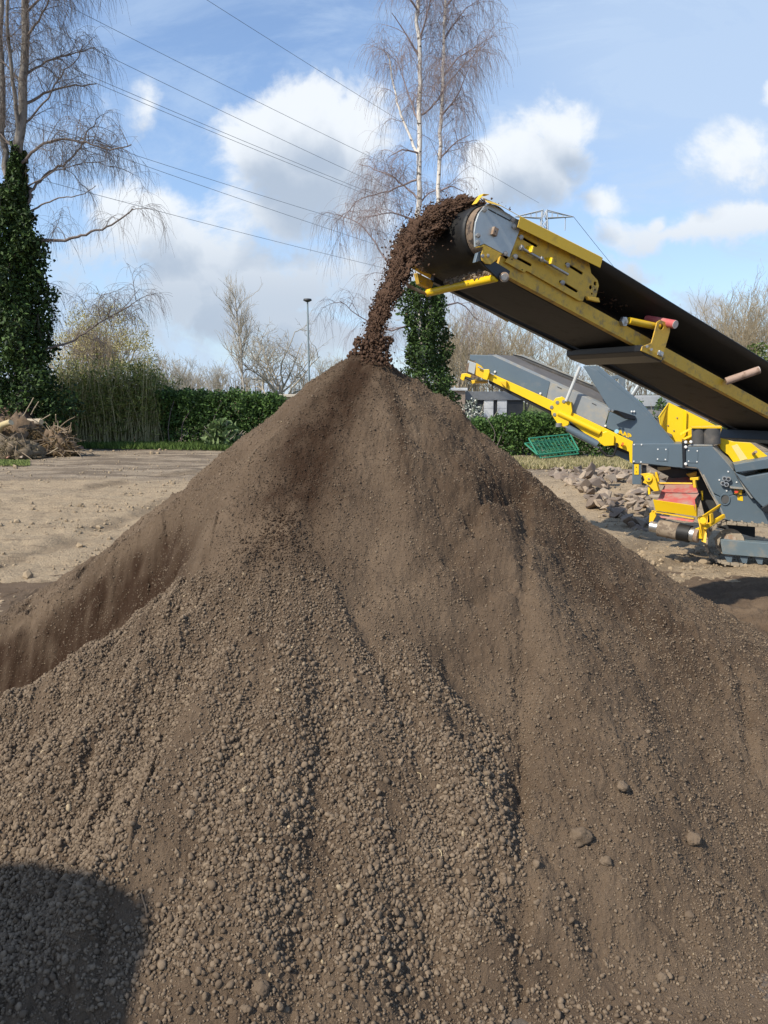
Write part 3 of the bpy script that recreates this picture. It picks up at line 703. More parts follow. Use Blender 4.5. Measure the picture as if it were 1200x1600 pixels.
# compact body of the bed on the belt
nt, na = 460, 110; tg_, ag_ = np.meshgrid(np.linspace(0, 1.0, nt), np.linspace(0, 2*math.pi, na, endpoint=False), indexing='ij')
fad = (1-.52*sstep(tg_, .42, .60))*sstep(1.001-tg_, 0, .02)+.28*sstep(tg_, .93, 1); u_ = np.interp(tg_, sg_, path_un[:, 0]); n_u = np.interp(tg_, sg_, path_un[:, 1])
du = np.interp(tg_+.012, sg_, path_un[:, 0])-np.interp(np.maximum(tg_-.012, 0), sg_, path_un[:, 0]); dn = np.interp(tg_+.012, sg_, path_un[:, 1])-np.interp(np.maximum(tg_-.012, 0), sg_, path_un[:, 1]); L_ = np.hypot(du, dn)
rg_n = 1+.10*fbm(tg_*30, np.cos(ag_)*3+np.sin(ag_)*2, 3, .6, 821)+.16*fbm(tg_*95, ag_*7, 3, .65, 823)+.95*sstep(tg_, .45, .6)*fbm(tg_*38, np.cos(ag_)*2.2+np.sin(ag_)*1.7, 3, .6, 825)
v_ = np.interp(tg_, sg_, vc)+np.interp(tg_, sg_, hw)*np.sign(np.cos(ag_))*np.abs(np.cos(ag_))**.8*rg_n*fad*1.04; of_ = np.interp(tg_, sg_, tk)*np.sin(ag_)*rg_n*fad*1.06
Pb = PC+(u_-dn/L_*of_)[..., None]*CA+v_[..., None]*CW+(n_u+du/L_*of_)[..., None]*CN
ib = np.arange(nt*na).reshape(nt, na); jb_ = np.roll(ib, -1, 1); q4 = np.stack([ib[:-1], jb_[:-1], jb_[1:], ib[1:]], -1).reshape(-1, 4)
parts.append((Pb.reshape(-1, 3), np.concatenate([q4[:, [0, 1, 2]], q4[:, [0, 2, 3]]]), np.full(nt*na, .25)))
for args in ((24000, 1.0, .0026, .0075, .12, .52), (9500, 1.0, .0026, .0085, .5, 1.0), (260, .6, .008, .022, .5, 1.0), (200, .96, .009, .015, .2, .5), (700, 1.5, .003, .010, .45, 1.0), (900, 1.8, .004, .016, .93, 1.0), (160, 2.2, .0025, .008, .6, 1.0)):
    P, sz, t = stream(*args); V, Fc, tt = scatter(P, sz, ks, fs, rng.uniform(0, .5, len(P))); parts.append((V, Fc, tt))
o_ = 0; VV = []; FF = []; TT = []
for V, Fc, tt in parts: VV.append(V); FF.append(Fc+o_); TT.append(tt); o_ += len(V)
V = np.concatenate(VV); SOILM = plain('moist_soil', (.096, .058, .039), 1, var=.45, scale=26, bump=.9, bscale=120, spec=.1)
ob = npmesh('falling_soil', V, np.concatenate(FF), SOILM, origin=cp(-.3, .4, 0)); info(ob, 'stream of dark crumbly soil pouring off the conveyor head onto the peak', 'falling soil', kind='stuff')

# ------------------------------------------------------------------ screening machine behind
MO_ = gnd(1160, 880); MM = np.array([.94, -.34, 0]); MM /= np.linalg.norm(MM); MN = np.array([MM[1], -MM[0], 0]); UP = np.array([0, 0, 1.0])
def mp(px, py, off=0.0): return hit(px, py, MO_+MN*off, MN)
def mpoly(l, off=0.0): return [mp(a, b, off) for a, b in l]
sm = thing('screening_machine', 'grey and yellow tracked soil screening machine parked behind the heap', 'machine', MO_)
def slab(name, pts, mat, off=0.0, depth=.02, bevel=.006, par=None): return G().prism(mpoly(pts, off), -MN*depth).build(name, mat, par or sm, bevel)
def mbolt(px, py, off=0.0, r=.012, par=None, mat=WHITE):
    p = mp(px, py, off); return G().cyl(p, p+MN*.012, r, r*.7, n=10).build('bolt', mat, par or sm)
def rp(name, a, b, r, mat, n=16, par=None): return G().cyl(a, b, r, n=n).build(name, mat, par or sm, smooth=True)
# main frame
fr = slab('chassis_beam', [(988, 693.5), (1066, 693.5), (1067, 731), (1054, 730), (1010, 724.5), (988, 723.5)], GREY, 0, .9)
lg = slab('support_leg', [(988, 724.5), (1002, 726), (1002, 757), (988, 757)], GREY, -.02, .12)
slab('support_leg', [(1003, 727), (1010, 728), (1010, 759), (1003, 758)], BLKP, -.06, .12)
st_ = slab('warning_sticker', [(991, 725.5), (998, 725.5), (998, 741.5), (991, 741.5)], YELC, -.012, .006, 0)
for (x0, y0, dx, dy) in ((993, 728.5, 2.6, 3), (993.5, 736, 2.4, 2.6)):
    slab('pictogram', [(x0, y0+dy), (x0+dx*.5, y0), (x0+dx, y0+dy), (x0+dx*.5, y0+dy*.6)], DARK, -.010, .002, 0, st_)
for q in ((991, 694.8), (1002.5, 694.8), (990.5, 721), (1001.5, 722), (1028, 702), (1040.5, 702.2), (1027.5, 717.3), (1039.7, 718)): mbolt(*q, .0)
ap = slab('access_panel', [(1025, 699.5), (1044, 699.8), (1043.5, 721), (1024.5, 720)], GREY, .006, .005, .002)
slab('joint_flange', [(1066.5, 689), (1071, 689), (1071, 732), (1066.5, 731.5)], BLKP, .02, .5, .002)
for q in ((1071.5, 691), (1079.5, 690.5), (1071.5, 698.5), (1071.5, 725)): mbolt(*q, .025, .022)
fb = slab('front_body', [(1071, 698.5), (1113.5, 697.5), (1145, 733), (1153, 745), (1166, 768), (1150, 772), (1128, 777), (1110, 768), (1098, 743), (1092, 733), (1086, 730), (1071, 729)], GREY, .0, .9)
slab('body_skirt', [(1110, 770), (1128, 778), (1150, 773), (1167, 769), (1175, 779), (1200, 784), (1230, 788), (1230, 824), (1135, 813), (1122, 788)], GREY, .03, 1.0)
slab('body_edge', [(1098, 742), (1100, 741), (1136, 812), (1133, 813)], GREYD, .035, .02, .002)
G().prism(mpoly([(1071, 698), (1113.5, 697), (1113.5, 695), (1080, 694)], .0), -MN*.8).build('body_top', GREYD, sm, .004)
G().prism([mp(1113.5, 697.5, 0), mp(1146, 734, 0), mp(1149, 722, -.45), mp(1122, 694, -.45)], MM*.0+UP*-.02).build('body_slope', GREYD, sm, .003)
for q in ((1076, 704), (1089.5, 704.5), (1076, 720.5), (1089, 721.5), (1137.8, 737), (1124, 750), (1151, 753.5), (1135.5, 767)): mbolt(*q, .0)
slab('access_panel', [(1072.5, 700), (1091, 700.5), (1090, 723.5), (1072.5, 723)], GREY, .006, .005, .002)
for q in ((1132, 747.5), (1138, 748.5), (1129.5, 755), (1135, 757)):
    c = rp('hose_coupling', mp(*q, 0), mp(*q, .05), .032, STEEL, 14); G().cyl(mp(*q, .05), mp(*q, .056), .018, n=10).build('socket', BLKP, c)
slab('stop_switch_shelf', [(1141, 761), (1162, 763), (1162, 765), (1141, 763)], GREYD, .12, .12, .002)
ss = slab('stop_switch_box', [(1148, 764), (1160, 766), (1159, 773), (1148, 772)], YEL, .06, .06, .003)
G().cyl(mp(1150.5, 768, .06), mp(1150.5, 768, .09), .024, n=16).build('red_button', plain('red_button', (.6, .06, .02), .4), ss, smooth=True)
slab('warning_sticker', [(1152, 774), (1160.5, 775), (1161, 783), (1152.5, 781.5)], YELC, .0345, .004, 0)
rg_ = holed('fuel_port', [mp(1133+8.2*math.cos(a), 780+9.6*math.sin(a), .045) for a in np.linspace(0, 2*math.pi, 25)[:-1]],
            [[mp(1133+6.3*math.cos(a), 780+7.6*math.sin(a), .045) for a in np.linspace(0, 2*math.pi, 25)[:-1]]], -MN*.012, GREY, sm)
G().cyl(mp(1133, 780, .034), mp(1133, 780, .0365), .057, n=24).build('port_cap', plain('port_dark', (.06, .06, .058), .6), rg_)
# engine housing on the right
h0 = [(1147, 724), (1200, 714.5), (1260, 703)]
eh = G()
eh.prism(mpoly([(1147, 726), (1150, 738), (1262, 724), (1262, 706)], .12), -MN*.9)
eh.build('hood_top', GREY, sm, .005)
slab('engine_hood', [(1149, 739), (1166, 745.5), (1262, 728), (1262, 812), (1196, 796), (1178, 778)], GREY, .16, 1.0)
slab('hood_side', [(1146, 735), (1150, 739), (1179, 778), (1174, 779), (1164, 766)], GREYD, .10, .4, .004)
lv = slab('vent_plate', [(1173, 768), (1177, 762), (1184, 776), (1180, 780)], BLKP, .115, .01, .001)
for k in range(3): slab('vent_slot', [(1174.5+k*2.2, 766.5+k*3.4), (1177.5+k*2.0, 764.8+k*3.6), (1178.3+k*2.0, 766.2+k*3.6), (1175.3+k*2.2, 768+k*3.4)], GREYD, .119, .004, 0, lv)
slab('step_bracket', [(1190, 794), (1200, 788), (1220, 790), (1220, 802), (1194, 800)], BLKP, .2, .2, .004)
# track
def loop_pts():
    pts = [(1300, 823), (1200, 822), (1135, 817), (1121, 820), (1110, 829), (1104, 842), (1103, 853), (1107, 864), (1116, 872), (1126, 878), (1200, 890), (1300, 900)]
    return [mp(a, b, .10) for a, b in pts]
L_ = loop_pts(); tr = None
tkp = []
for i in range(len(L_)-1):
    a, b = L_[i], L_[i+1]; n = max(1, int(np.linalg.norm(b-a)/.105))
    for k in range(n): tkp.append((a+(b-a)*k/n, a+(b-a)*(k+1)/n))
tg = G()
cen = mp(1200, 855, .10)
for a, b in tkp:
    d = (b-a); nn = np.cross(d/np.linalg.norm(d), MN); m_ = (a+b)/2
    if nn@(m_-np.array([mp(1140, 848, .1)[0], mp(1140, 848, .1)[1], mp(1140, 848, .1)[2]])) < 0: nn = -nn
    tg.box(m_-MN*.16, d*.46, MN*.22, nn*.016); tg.box(m_+nn*.026-MN*.16, d*.09, MN*.22, nn*.014)
tk_o = tg.build('track', MUDT, sm, .003)
def mpr(px, py, off, r, depth, name, mat, par=None): return rp(name, mp(px, py, off-depth), mp(px, py, off), r, mat, 28, par)
iw = mpr(1140, 847, .06, .185, .25, 'idler_wheel', MUDT, tk_o); G().cyl(mp(1140, 847, .06), mp(1140, 847, .075), .10, n=24).build('wheel_hub', RUST, iw)
slab('track_frame', [(1125, 842.5), (1200, 849), (1300, 858), (1300, 884), (1200, 872), (1129, 866)], plain('worn_blue_grey', (.13, .175, .20), .5, var=.15, dirt=(.27, .24, .19), damt=(.45, .75)), .13, .22, .008, tk_o)
for k in range(4):
    x = 1131+k*24; slab('track_roller_guard', [(x, 867+k*1.6), (x+14, 868.5+k*1.6), (x+12, 879+k*1.6), (x+5, 878+k*1.6)], GREY, .09, .1, .003, tk_o)
slab('track', [(1126, 846), (1300, 862), (1300, 892), (1126, 870)], MUDT, -1.1, .4, .01)
# dark underside between chassis and track
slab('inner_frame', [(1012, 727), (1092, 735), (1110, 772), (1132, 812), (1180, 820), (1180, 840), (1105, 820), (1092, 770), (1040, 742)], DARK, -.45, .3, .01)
# red side belt with its yellow trough and end drum
BD = np.array([.76, -.65, 0]); BN = np.array([-.65, -.76, 0])          # along the drum / out towards the heap
bp0 = at(1017, 822, 10.55)
def bp(px, py, off=0.0): return hit(px, py, bp0+BN*off, BN)
rb = G()
ro_ = [bp(1045, 743, -.75), bp(1080, 746, -.75), bp(1094, 772, -.25), bp(1087, 793, .02), bp(1027, 784, .02)]
rb.prism([bp(1045, 743, -.75), bp(1080, 746, -.75), bp(1093, 771, -.30), bp(1088, 792, .0), bp(1026, 783, .0)], np.array([0, 0, -.012]))
rb.build('side_belt', REDB, sm, .004)
sb_ = G().prism([bp(1080, 746, -.75), bp(1093, 771, -.30), bp(1094, 775, -.30), bp(1089, 793, 0), bp(1087, 790, 0)], BD*.02).build('belt_edge', BLACK, sm)
G().prism([bp(1020, 780.5, .10), bp(1084, 790, .10), bp(1088, 807, .04), bp(1024, 798, .04)], BN*-.015).build('trough_front', YELC, sm, .004)
G().prism([bp(1086, 788, .10), bp(1087, 807, .05), bp(1088.5, 807, -.1), bp(1089, 790, -.1)], BD*.012).build('trough_side', YEL, sm, .003)
G().prism([bp(1030, 806, 0), bp(1086, 812, 0), bp(1082, 816, .02), bp(1033, 809, .02)], BN*-.01).build('belt_flap', REDB, sm, .003)
d0, d1 = bp(1019, 822.5, .02), bp(1086, 836, .02); dv = (d1-d0)/np.linalg.norm(d1-d0)
dm = rp('belt_drum', d0+dv*.10, d1-dv*.10, .115, CLAY, 32)
for a, b, r_, mt, nm in ((d0-dv*.02, d0+dv*.12, .075, STEEL, 'drum_end'), (d1-dv*.22, d1-dv*.06, .118, BLACK, 'rubber_wrap'), (d1-dv*.10, d1, .098, STEEL, 'drum_end'), (d1, d1+dv*.05, .095, RUST, 'drum_cap')): G().cyl(a, b, r_, n=28).build(nm, mt, dm, smooth=True)
def bbar(name, a, b, r, mat=YEL, n=10): return rp(name, a, b, r, mat, n)
G().prism([bp(1089, 808, .0), bp(1096, 806, -.1), bp(1128, 785, -.5), bp(1126, 790, -.5), bp(1104, 806, -.2), bp(1101, 848, .02), bp(1096, 846, .02), bp(1093, 822, .02)], BD*.02).build('side_frame', YEL, sm, .003)
G().prism([bp(1098, 822, 0), bp(1129, 803, -.4), bp(1130, 808, -.4), bp(1100, 827, 0)], BD*.03).build('frame_rail', YEL, sm, .003)
G().prism([bp(1108, 803, -.1), bp(1112, 802, -.15), bp(1113, 815, -.15), bp(1109, 818, -.1)], BD*.02).build('frame_rib', YEL, sm, .002)
G().cyl(bp(1098.5, 813.5, .02), bp(1098.5, 813.5, .05), .045, n=20).build('bearing', YELC, sm, .004, smooth=True)
G().prism([bp(1086, 826, .05), bp(1092, 824, .05), bp(1097, 842, .05), bp(1088, 841, .05), bp(1085, 835, .05)], -BN*.03).build('scraper_lug', YELC, sm, .003)
G().prism([bp(1015, 802, .02), bp(1022, 797, .02), bp(1025, 806, .02), bp(1019, 817, .02), bp(1014, 816, .02)], -BN*.03).build('left_lug', YEL, sm, .003)
G().prism([bp(1018, 797.5, .02), bp(1084, 809.5, .02), bp(1084, 811.5, .02), bp(1018, 800, .02)], -BN*.04).build('trough_rail', YEL, sm, .002)
# yellow folding bracket
br = G().prism([bp(1000, 740.5, .05), bp(1013, 739, .05), bp(1020, 742, .05), bp(1024, 748, .05), bp(1029, 767, .05), bp(1022, 768, .05), bp(1013, 758, .05), bp(1004, 754, .05), bp(1007, 750, .05), bp(1005, 744, .05)], -BN*.06).build('folding_bracket', YEL, sm, .005)
G().cyl(bp(1013.5, 748, .05), bp(1013.5, 748, .09), .046, n=22).build('pivot_boss', YELC, br, .005, smooth=True)
G().cyl(bp(1013.5, 748, .09), bp(1013.5, 748, .10), .014, n=12).build('pivot_pin', RUST, br)
G().prism([bp(1012, 760, .0), bp(1015, 761, .0), bp(1016, 772, .0), bp(1012.5, 773, .0)], -BN*.03).build('bracket_foot', YELC, sm, .002)
rp('guard_rail', bp(1025, 755, -.1), bp(1082, 755.5, -.15), .012, YEL, 10); 
G().prism([bp(1023, 738, -.2), bp(1026, 737, -.2), bp(1030, 752, -.2), bp(1026, 754, -.2)], -BN*.03).build('rail_post', YEL, sm, .002)
G().prism([bp(1078, 746.5, -.1), bp(1091, 745.5, -.1), bp(1091, 750, -.1), bp(1078, 750, -.1)], -BN*.05).build('rail_mount', YEL, sm, .003)
G().prism([bp(1082, 750, -.1), bp(1086, 750, -.1), bp(1087.5, 762, -.1), bp(1083, 762, -.1)], -BN*.05).build('rail_post', YEL, sm, .003)
G().prism([bp(1095, 767, -.3), bp(1097.5, 767, -.3), bp(1098, 782, -.3), bp(1095.5, 781, -.3)], -BN*.03).build('rail_hook', YEL, sm, .002)
slab('inner_bracket', [(1027, 730), (1048, 729), (1048, 733), (1028, 736)], plain('dusty_bracket', (.36, .30, .16), .7), -.15, .1, .003)
slab('inner_bracket', [(1072, 741), (1089, 737), (1088, 744), (1078, 746)], YELD, -.3, .1, .003)
slab('lifting_ring', [(1119, 790), (1124, 792), (1127, 800), (1122, 801), (1118, 796)], GREY, .04, .02, .004)
# yellow hopper
hp = slab('hopper_back', [(1045.5, 629), (1085, 648), (1132, 672), (1132, 694), (1055, 694), (1038, 672), (1035.5, 650)], YELC, -.55, .012, .002)
G().prism([mp(1045.5, 629, -.55), mp(1035.5, 650, -.55), mp(1038, 672, -.55), mp(1034, 671, -.40), mp(1030, 651, -.40)], -MM*.012).build('hopper_lip', YELC, sm, .003)
G().prism([mp(1068, 640, -.54), mp(1066, 694, -.54), mp(1070, 694, -.50), mp(1072, 642, -.5)], MM*.01).build('hopper_rib', YELC, sm, .002)
G().prism([mp(1062, 677, -.45), mp(1084, 665, -.45), mp(1084, 668, -.40), mp(1063, 680, -.40)], -UP*.01).prism([mp(1066, 685, -.45), mp(1084, 676, -.45), mp(1084, 679, -.4), mp(1067, 688, -.4)], -UP*.01).build('hopper_gusset', YEL, sm, .002)
for q in ((1058, 653), (1044, 665), (1053, 673), (1048, 680), (1070, 660)): mbolt(*q, -.548, .012, hp, RUST)
slab('hopper_side', [(1124, 683), (1131, 684), (1143, 690), (1174, 692.5), (1200, 713), (1240, 740), (1148, 725), (1138, 711), (1126, 702)], YELC, -.25, .5, .004)
G().prism(mpoly([(1143, 697), (1152, 694), (1168, 717), (1157, 720)], -.245), -MN*.006).build('wear_strip', plain('pale_yellow_wear', (.80, .60, .22), .5), sm, .001)
rp('latch', mp(1177, 709, -.24), mp(1181, 706, -.1), .02, RUST, 10)
# rubber bump rolls
for x0, x1 in ((1082, 1100), (1100.5, 1124)):
    a, b = mp((x0+x1)/2, 694, -.15), mp((x0+x1)/2, 669, -.15); r_ = (x1-x0)/2/F*np.linalg.norm(a-C0)
    G().cyl(a, b, r_, n=30).build('rubber_sleeve', plain('grey_rubber', (.075, .072, .068), .8, var=.2, scale=14, dirt=(.15, .13, .11)), sm, .004, smooth=True)
slab('sleeve_plate', [(1080, 667), (1128, 666), (1127, 669.5), (1081, 669.5)], YEL, -.05, .3, .003)
slab('sleeve_base', [(1072, 693.5), (1114, 694), (1116, 698), (1072, 697.5)], BLKP, -.02, .4, .003)
slab('hose', [(1124, 668), (1127, 667), (1126, 676), (1123, 680)], GREYD, -.1, .02, .004)
# tall gusset
slab('mast_plate', [(911, 572), (917, 572), (933, 579), (985, 622), (1016, 652), (1052, 694), (1040, 694), (988, 694), (966, 676), (946, 668), (953, 641), (949, 634)], GREY, -.12, .05, .006)
G().prism(mpoly([(911, 571.5), (934, 571.5), (1004, 632), (1056, 694), (1050, 694), (985, 622), (933, 579)], -.14), -MN*.30).build('mast_web', GREY, sm, .004)
slab('mast_post', [(966, 590), (976, 588), (977, 622), (972, 624)], GREY, -.75, .1, .004); slab('mast_brace', [(940, 590), (970, 585), (972, 590), (946, 596)], GREY, -.75, .1, .004)
rp('strut', mp(985, 622, -.6), mp(999, 600, -.6), .035, GALV, 12)
mb = G().prism([mp(950, 640, .10), mp(964, 641, .10), mp(993, 650, -.08), mp(993, 655, -.08), mp(976, 653, .02)], -MN*.05+UP*-.015).build('shelf_bracket', BLKP, sm, .003)
for q in ((952, 641.5), (957, 641.8)): mbolt(*q, .11, .02, mb, STEEL)
for q in ((987, 643), (991, 643)): mbolt(*q, -.1, .014, mb)
# far conveyor
slab('cover_panel', [(734.5, 554), (769, 555), (860, 596), (851, 632), (762, 583), (742, 566), (733.5, 561)], GREY, -.12, .05, .005)
slab('clear_panel', [(860, 596.5), (953, 638), (944, 668), (852, 632)], plain('scuffed_clear_plastic', (.25, .265, .27), .45, var=.12, scale=8, dirt=(.33, .30, .24), damt=(.45, .7), dscale=6), -.115, .04, .004)
G().prism([mp(769, 555, -.12), mp(953, 638, -.12), mp(957, 636, -.20), mp(775, 553.5, -.20)], UP*-.01).build('cover_rim', GREYD, sm, .003)
for (x, y) in ((874.5, 606), (928.5, 631.5)): slab('grip_slot', [(x-3.6, y-2.2), (x+3.4, y+1.2), (x+3.4, y+2.6), (x-3.6, y-.9)], BLACK, -.113, .004, 0)
for q in ((773.5, 581), (844.5, 615), (852, 624), (946, 665.5)): mbolt(*q, -.11, .018)
G().prism([mp(762, 553, -.22), mp(953, 637, -.22), mp(1050, 681, -.22), mp(1050, 676, -.95), mp(925, 606, -.95), mp(803, 556, -.95)], UP*-.02).build('far_belt', plain('dusty_belt', (.115, .105, .095), .85, var=.2, scale=5, stretch=(1, 1, 1), dirt=(.17, .145, .12)), sm)
slab('far_rail', [(801, 553.5), (816, 556), (925, 601), (1046, 664), (1046, 674), (925, 609), (803, 560)], plain('dark_rail', (.075, .075, .075), .7, dirt=(.16, .14, .12)), -1.0, .05, .004)
slab('far_rail_edge', [(801, 553), (818, 554.5), (925, 600), (925, 602), (816, 557)], GREYD, -.98, .06, .002)
slab('conveyor_beam', [(756, 578.5), (865, 627), (861, 642), (763, 593.5), (755, 589)], YELC, -.06, .05, .004)
slab('conveyor_beam', [(889, 642), (989, 690), (988, 724), (984, 722), (983, 706), (946, 690), (934, 694), (893, 660)], YELC, -.04, .05, .004)
rp('conveyor_tube', mp(873, 645, .0), mp(938, 676, .0), .042, YELC, 16)
G().prism(mpoly([(763, 594), (861, 642), (861, 648), (764, 599)], -.09), -MN*.6).build('belt_return', BLACK, sm, .004)
G().prism(mpoly([(890, 660), (935, 684), (988, 707), (988, 712), (935, 692), (890, 668)], -.12), -MN*.6).build('belt_return', BLACK, sm, .004)
jb = slab('joint_plate', [(860, 633), (868, 622), (878, 619.5), (886, 625), (892, 629), (894, 642), (891, 652), (888, 664), (881, 667), (871, 662), (862, 648)], YELC, .0, .04, .005)
for q in ((871, 629), (881, 627.5), (862, 636.5), (866.5, 648), (875, 664)): mbolt(*q, .0, .03, jb, STEEL)
slab('joint_plate', [(883, 630), (893, 628), (894, 646), (884, 650)], YEL, -.03, .2, .004)
rp('lift_strut', mp(906.5, 573, .02), mp(884.5, 627, .03), .024, plain('pale_strut', (.48, .49, .47), .5, dirt=(.3, .28, .24)), 14)
hc = rp('hydraulic_cylinder', mp(886.5, 668.5, -.02), mp(934, 694.5, -.02), .052, GREY, 20)
G().cyl(mp(877, 663.5, -.02), mp(888, 669, -.02), .020, n=12).build('piston_rod', STEEL, hc, smooth=True)
G().cyl(mp(873, 661, .0), mp(873, 667, .0), .045, n=12).build('rod_eye', STEEL, hc)
slab('cylinder_clevis', [(934, 690), (940, 676), (948, 674), (960, 681), (959, 696), (944, 697)], YELC, .0, .12, .006)
rp('hose', mp(890, 677, -.02), mp(936, 700, -.02), .012, GALV, 8); G().rod([mp(936, 700, -.02), mp(948, 712, -.02), mp(958, 713, -.02), mp(962, 703, -.02), mp(964, 692, -.02)], .016).build('hose', BLACK, sm, smooth=True)
rp('tag_light', mp(971, 694, .01), mp(974, 695, .01), .03, plain('orange_tag', (.6, .12, .01), .5), 10)
G().prism([mp(958, 696, -.2), mp(988, 712, -.2), mp(988, 724, -.2), mp(960, 710, -.2)], -MN*.2).build('under_panel', GREY, sm, .004)
# head end of the far conveyor
slab('head_plate', [(731, 563), (744, 568), (741, 585), (730, 580)], GALV, -.10, .02, .002)
slab('head_bracket', [(744, 567), (752, 572), (757, 578), (755, 592), (743, 586)], YEL, -.06, .05, .004)
slab('head_lug', [(756, 577), (764, 577), (765, 581), (761, 594), (755, 592)], YELC, .02, .05, .004)
rp('adjusting_screw', mp(747, 573, -.02), mp(772, 586, -.02), .012, STEEL, 10)
slab('scraper_arm', [(719, 592), (721, 584), (728, 583), (736, 586), (735, 590), (727, 588), (724, 595)], YELC, .0, .05, .004)
rp('scraper_tube', mp(737, 596, -.05), mp(760, 596, -.5), .03, YEL, 12); rp('scraper_bar', mp(727, 590, -.03), mp(742, 597, -.03), .02, BLKP, 10)
slab('scraper_lug', [(736, 594), (742, 594), (742, 598), (738, 600)], YEL, .0, .05, .003)
slab('beam_gusset', [(780, 595.5), (791, 595.5), (791, 606)], YEL, .01, .06, .002)
rp('head_drum', mp(741, 577, -.12), mp(741, 577, -.85), .13, LAG, 28)
# markings on the panel: small emblem and the yellow letters that show above the beam
em = G().cyl(mp(963.5, 674, -.119), mp(963.5, 674, -.114), .030, n=20).build('emblem', plain('pale_blue_emblem', (.30, .55, .66), .5), sm)
def letter(strokes, x, y, s):
    g = G()
    for a, b in strokes:
        p, q = np.array(a, float), np.array(b, float); d = (q-p)/np.linalg.norm(q-p); n = np.array([-d[1], d[0]])*.13
        pts = [(x+s*v[0], y+s*.62*v[0]*.75+s*v[1]) for v in (p+n, q+n, q-n, p-n)]
        g.prism(mpoly(pts, -.1185), MN*.004)
    return g.build('lettering', YELC, sm)
AA = [((0, 1), (.4, 0)), ((.4, 0), (.8, 1)), ((.16, .66), (.64, .66))]
PP = [((0, 1), (0, 0)), ((0, .08), (.6, .12)), ((.6, .12), (.6, .5)), ((.6, .5), (0, .56))]
letter(AA, 967, 670.5, 7); letter(AA, 974, 673.5, 7); letter(PP, 981.5, 676.5, 7)

# ------------------------------------------------------------------ branches, leaves
def tubes(P, R, sides=3):
    """P (n,k,3) polylines, R (n,k) radii -> V, quads"""
    P = np.asarray(P, float); n, k, _ = P.shape
    T = np.gradient(P, axis=1); T /= np.linalg.norm(T, axis=2, keepdims=True)+1e-9
    ref = np.where(np.abs(T[..., 2:3]) > .8, np.array([1., 0, 0]), np.array([0, 0, 1.]))
    ref = np.broadcast_to(ref[:, :1], T.shape)
    A = np.cross(T, ref); A /= np.linalg.norm(A, axis=2, keepdims=True)+1e-9; B = np.cross(T, A)
    an = np.arange(sides)*2*math.pi/sides
    V = P[:, :, None, :]+R[:, :, None, None]*(np.cos(an)[None, None, :, None]*A[:, :, None, :]+np.sin(an)[None, None, :, None]*B[:, :, None, :])
    id_ = np.arange(n*k*sides).reshape(n, k, sides); nx = np.roll(id_, -1, axis=2)
    Fq = np.stack([id_[:, :-1], nx[:, :-1], nx[:, 1:], id_[:, 1:]], -1).reshape(-1, 4)
    return V.reshape(-1, 3), Fq
class Wood:
    def __init__(s): s.V = []; s.F = []; s.n = 0; s.tips = []
    def add(s, P, R, sides=3):
        V, Fq = tubes(P, R, sides); s.V.append(V); s.F.append(Fq+s.n); s.n += len(V)
    def limb(s, pts, r0, r1, sides=7, sub=4, jit=.006):
        """one smooth limb through the points"""
        p = np.array(pts, float); t = np.concatenate([[0], np.cumsum(np.linalg.norm(np.diff(p, axis=0), axis=1))]); t /= t[-1]
        tt = np.linspace(0, 1, (len(p)-1)*sub+1); q = np.stack([np.interp(tt, t, p[:, i]) for i in range(3)], 1)
        for _ in range(2): q[1:-1] = (q[:-2]+2*q[1:-1]+q[2:])/4
        L = np.linalg.norm(p[-1]-p[0]); q[1:-1] += rng.normal(size=(len(q)-2, 3))*L*jit
        r = r0+(r1-r0)*tt**.8; s.add(q[None], r[None], sides); return q, r
    def build(s, name, mat, parent): return npmesh(name, np.concatenate(s.V), np.concatenate(s.F), mat, parent)
def shoots(P0, D0, L, k, grav, wob, r0, r1):
    """many shoots at once, each k points, pulled by grav (vector strength along -z)"""
    n = len(P0); P = np.zeros((n, k, 3)); P[:, 0] = P0; D = D0/np.linalg.norm(D0, axis=1, keepdims=True)
    for i in range(1, k):
        D = D+rng.normal(size=(n, 3))*wob+np.array([0, 0, -1.])*np.asarray(grav).reshape(-1, 1)
        D /= np.linalg.norm(D, axis=1, keepdims=True); P[:, i] = P[:, i-1]+D*(L/(k-1))[:, None]
    R = np.linspace(0, 1, k)[None]*(np.asarray(r1)-np.asarray(r0)).reshape(-1, 1)+np.asarray(r0).reshape(-1, 1)
    return P, np.broadcast_to(R, (n, k)).copy()
def pick(Q, n, t0=0., t1=1.):
    """random points and tangents on polylines Q (m,k,3)"""
    m, k, _ = Q.shape; i = rng.integers(0, m, n); t = rng.uniform(t0, t1, n)*(k-1.001); j = t.astype(int); f = (t-j)[:, None]
    return Q[i, j]*(1-f)+Q[i, j+1]*f, Q[i, j+1]-Q[i, j], i
def unit(v): return v/(np.linalg.norm(v, axis=-1, keepdims=True)+1e-9)
def side_dirs(T, up, spread):
    return unit(unit(T)*spread+unit(rng.normal(size=T.shape)*np.array([1, 1, .5]))+np.array([0, 0, up]))
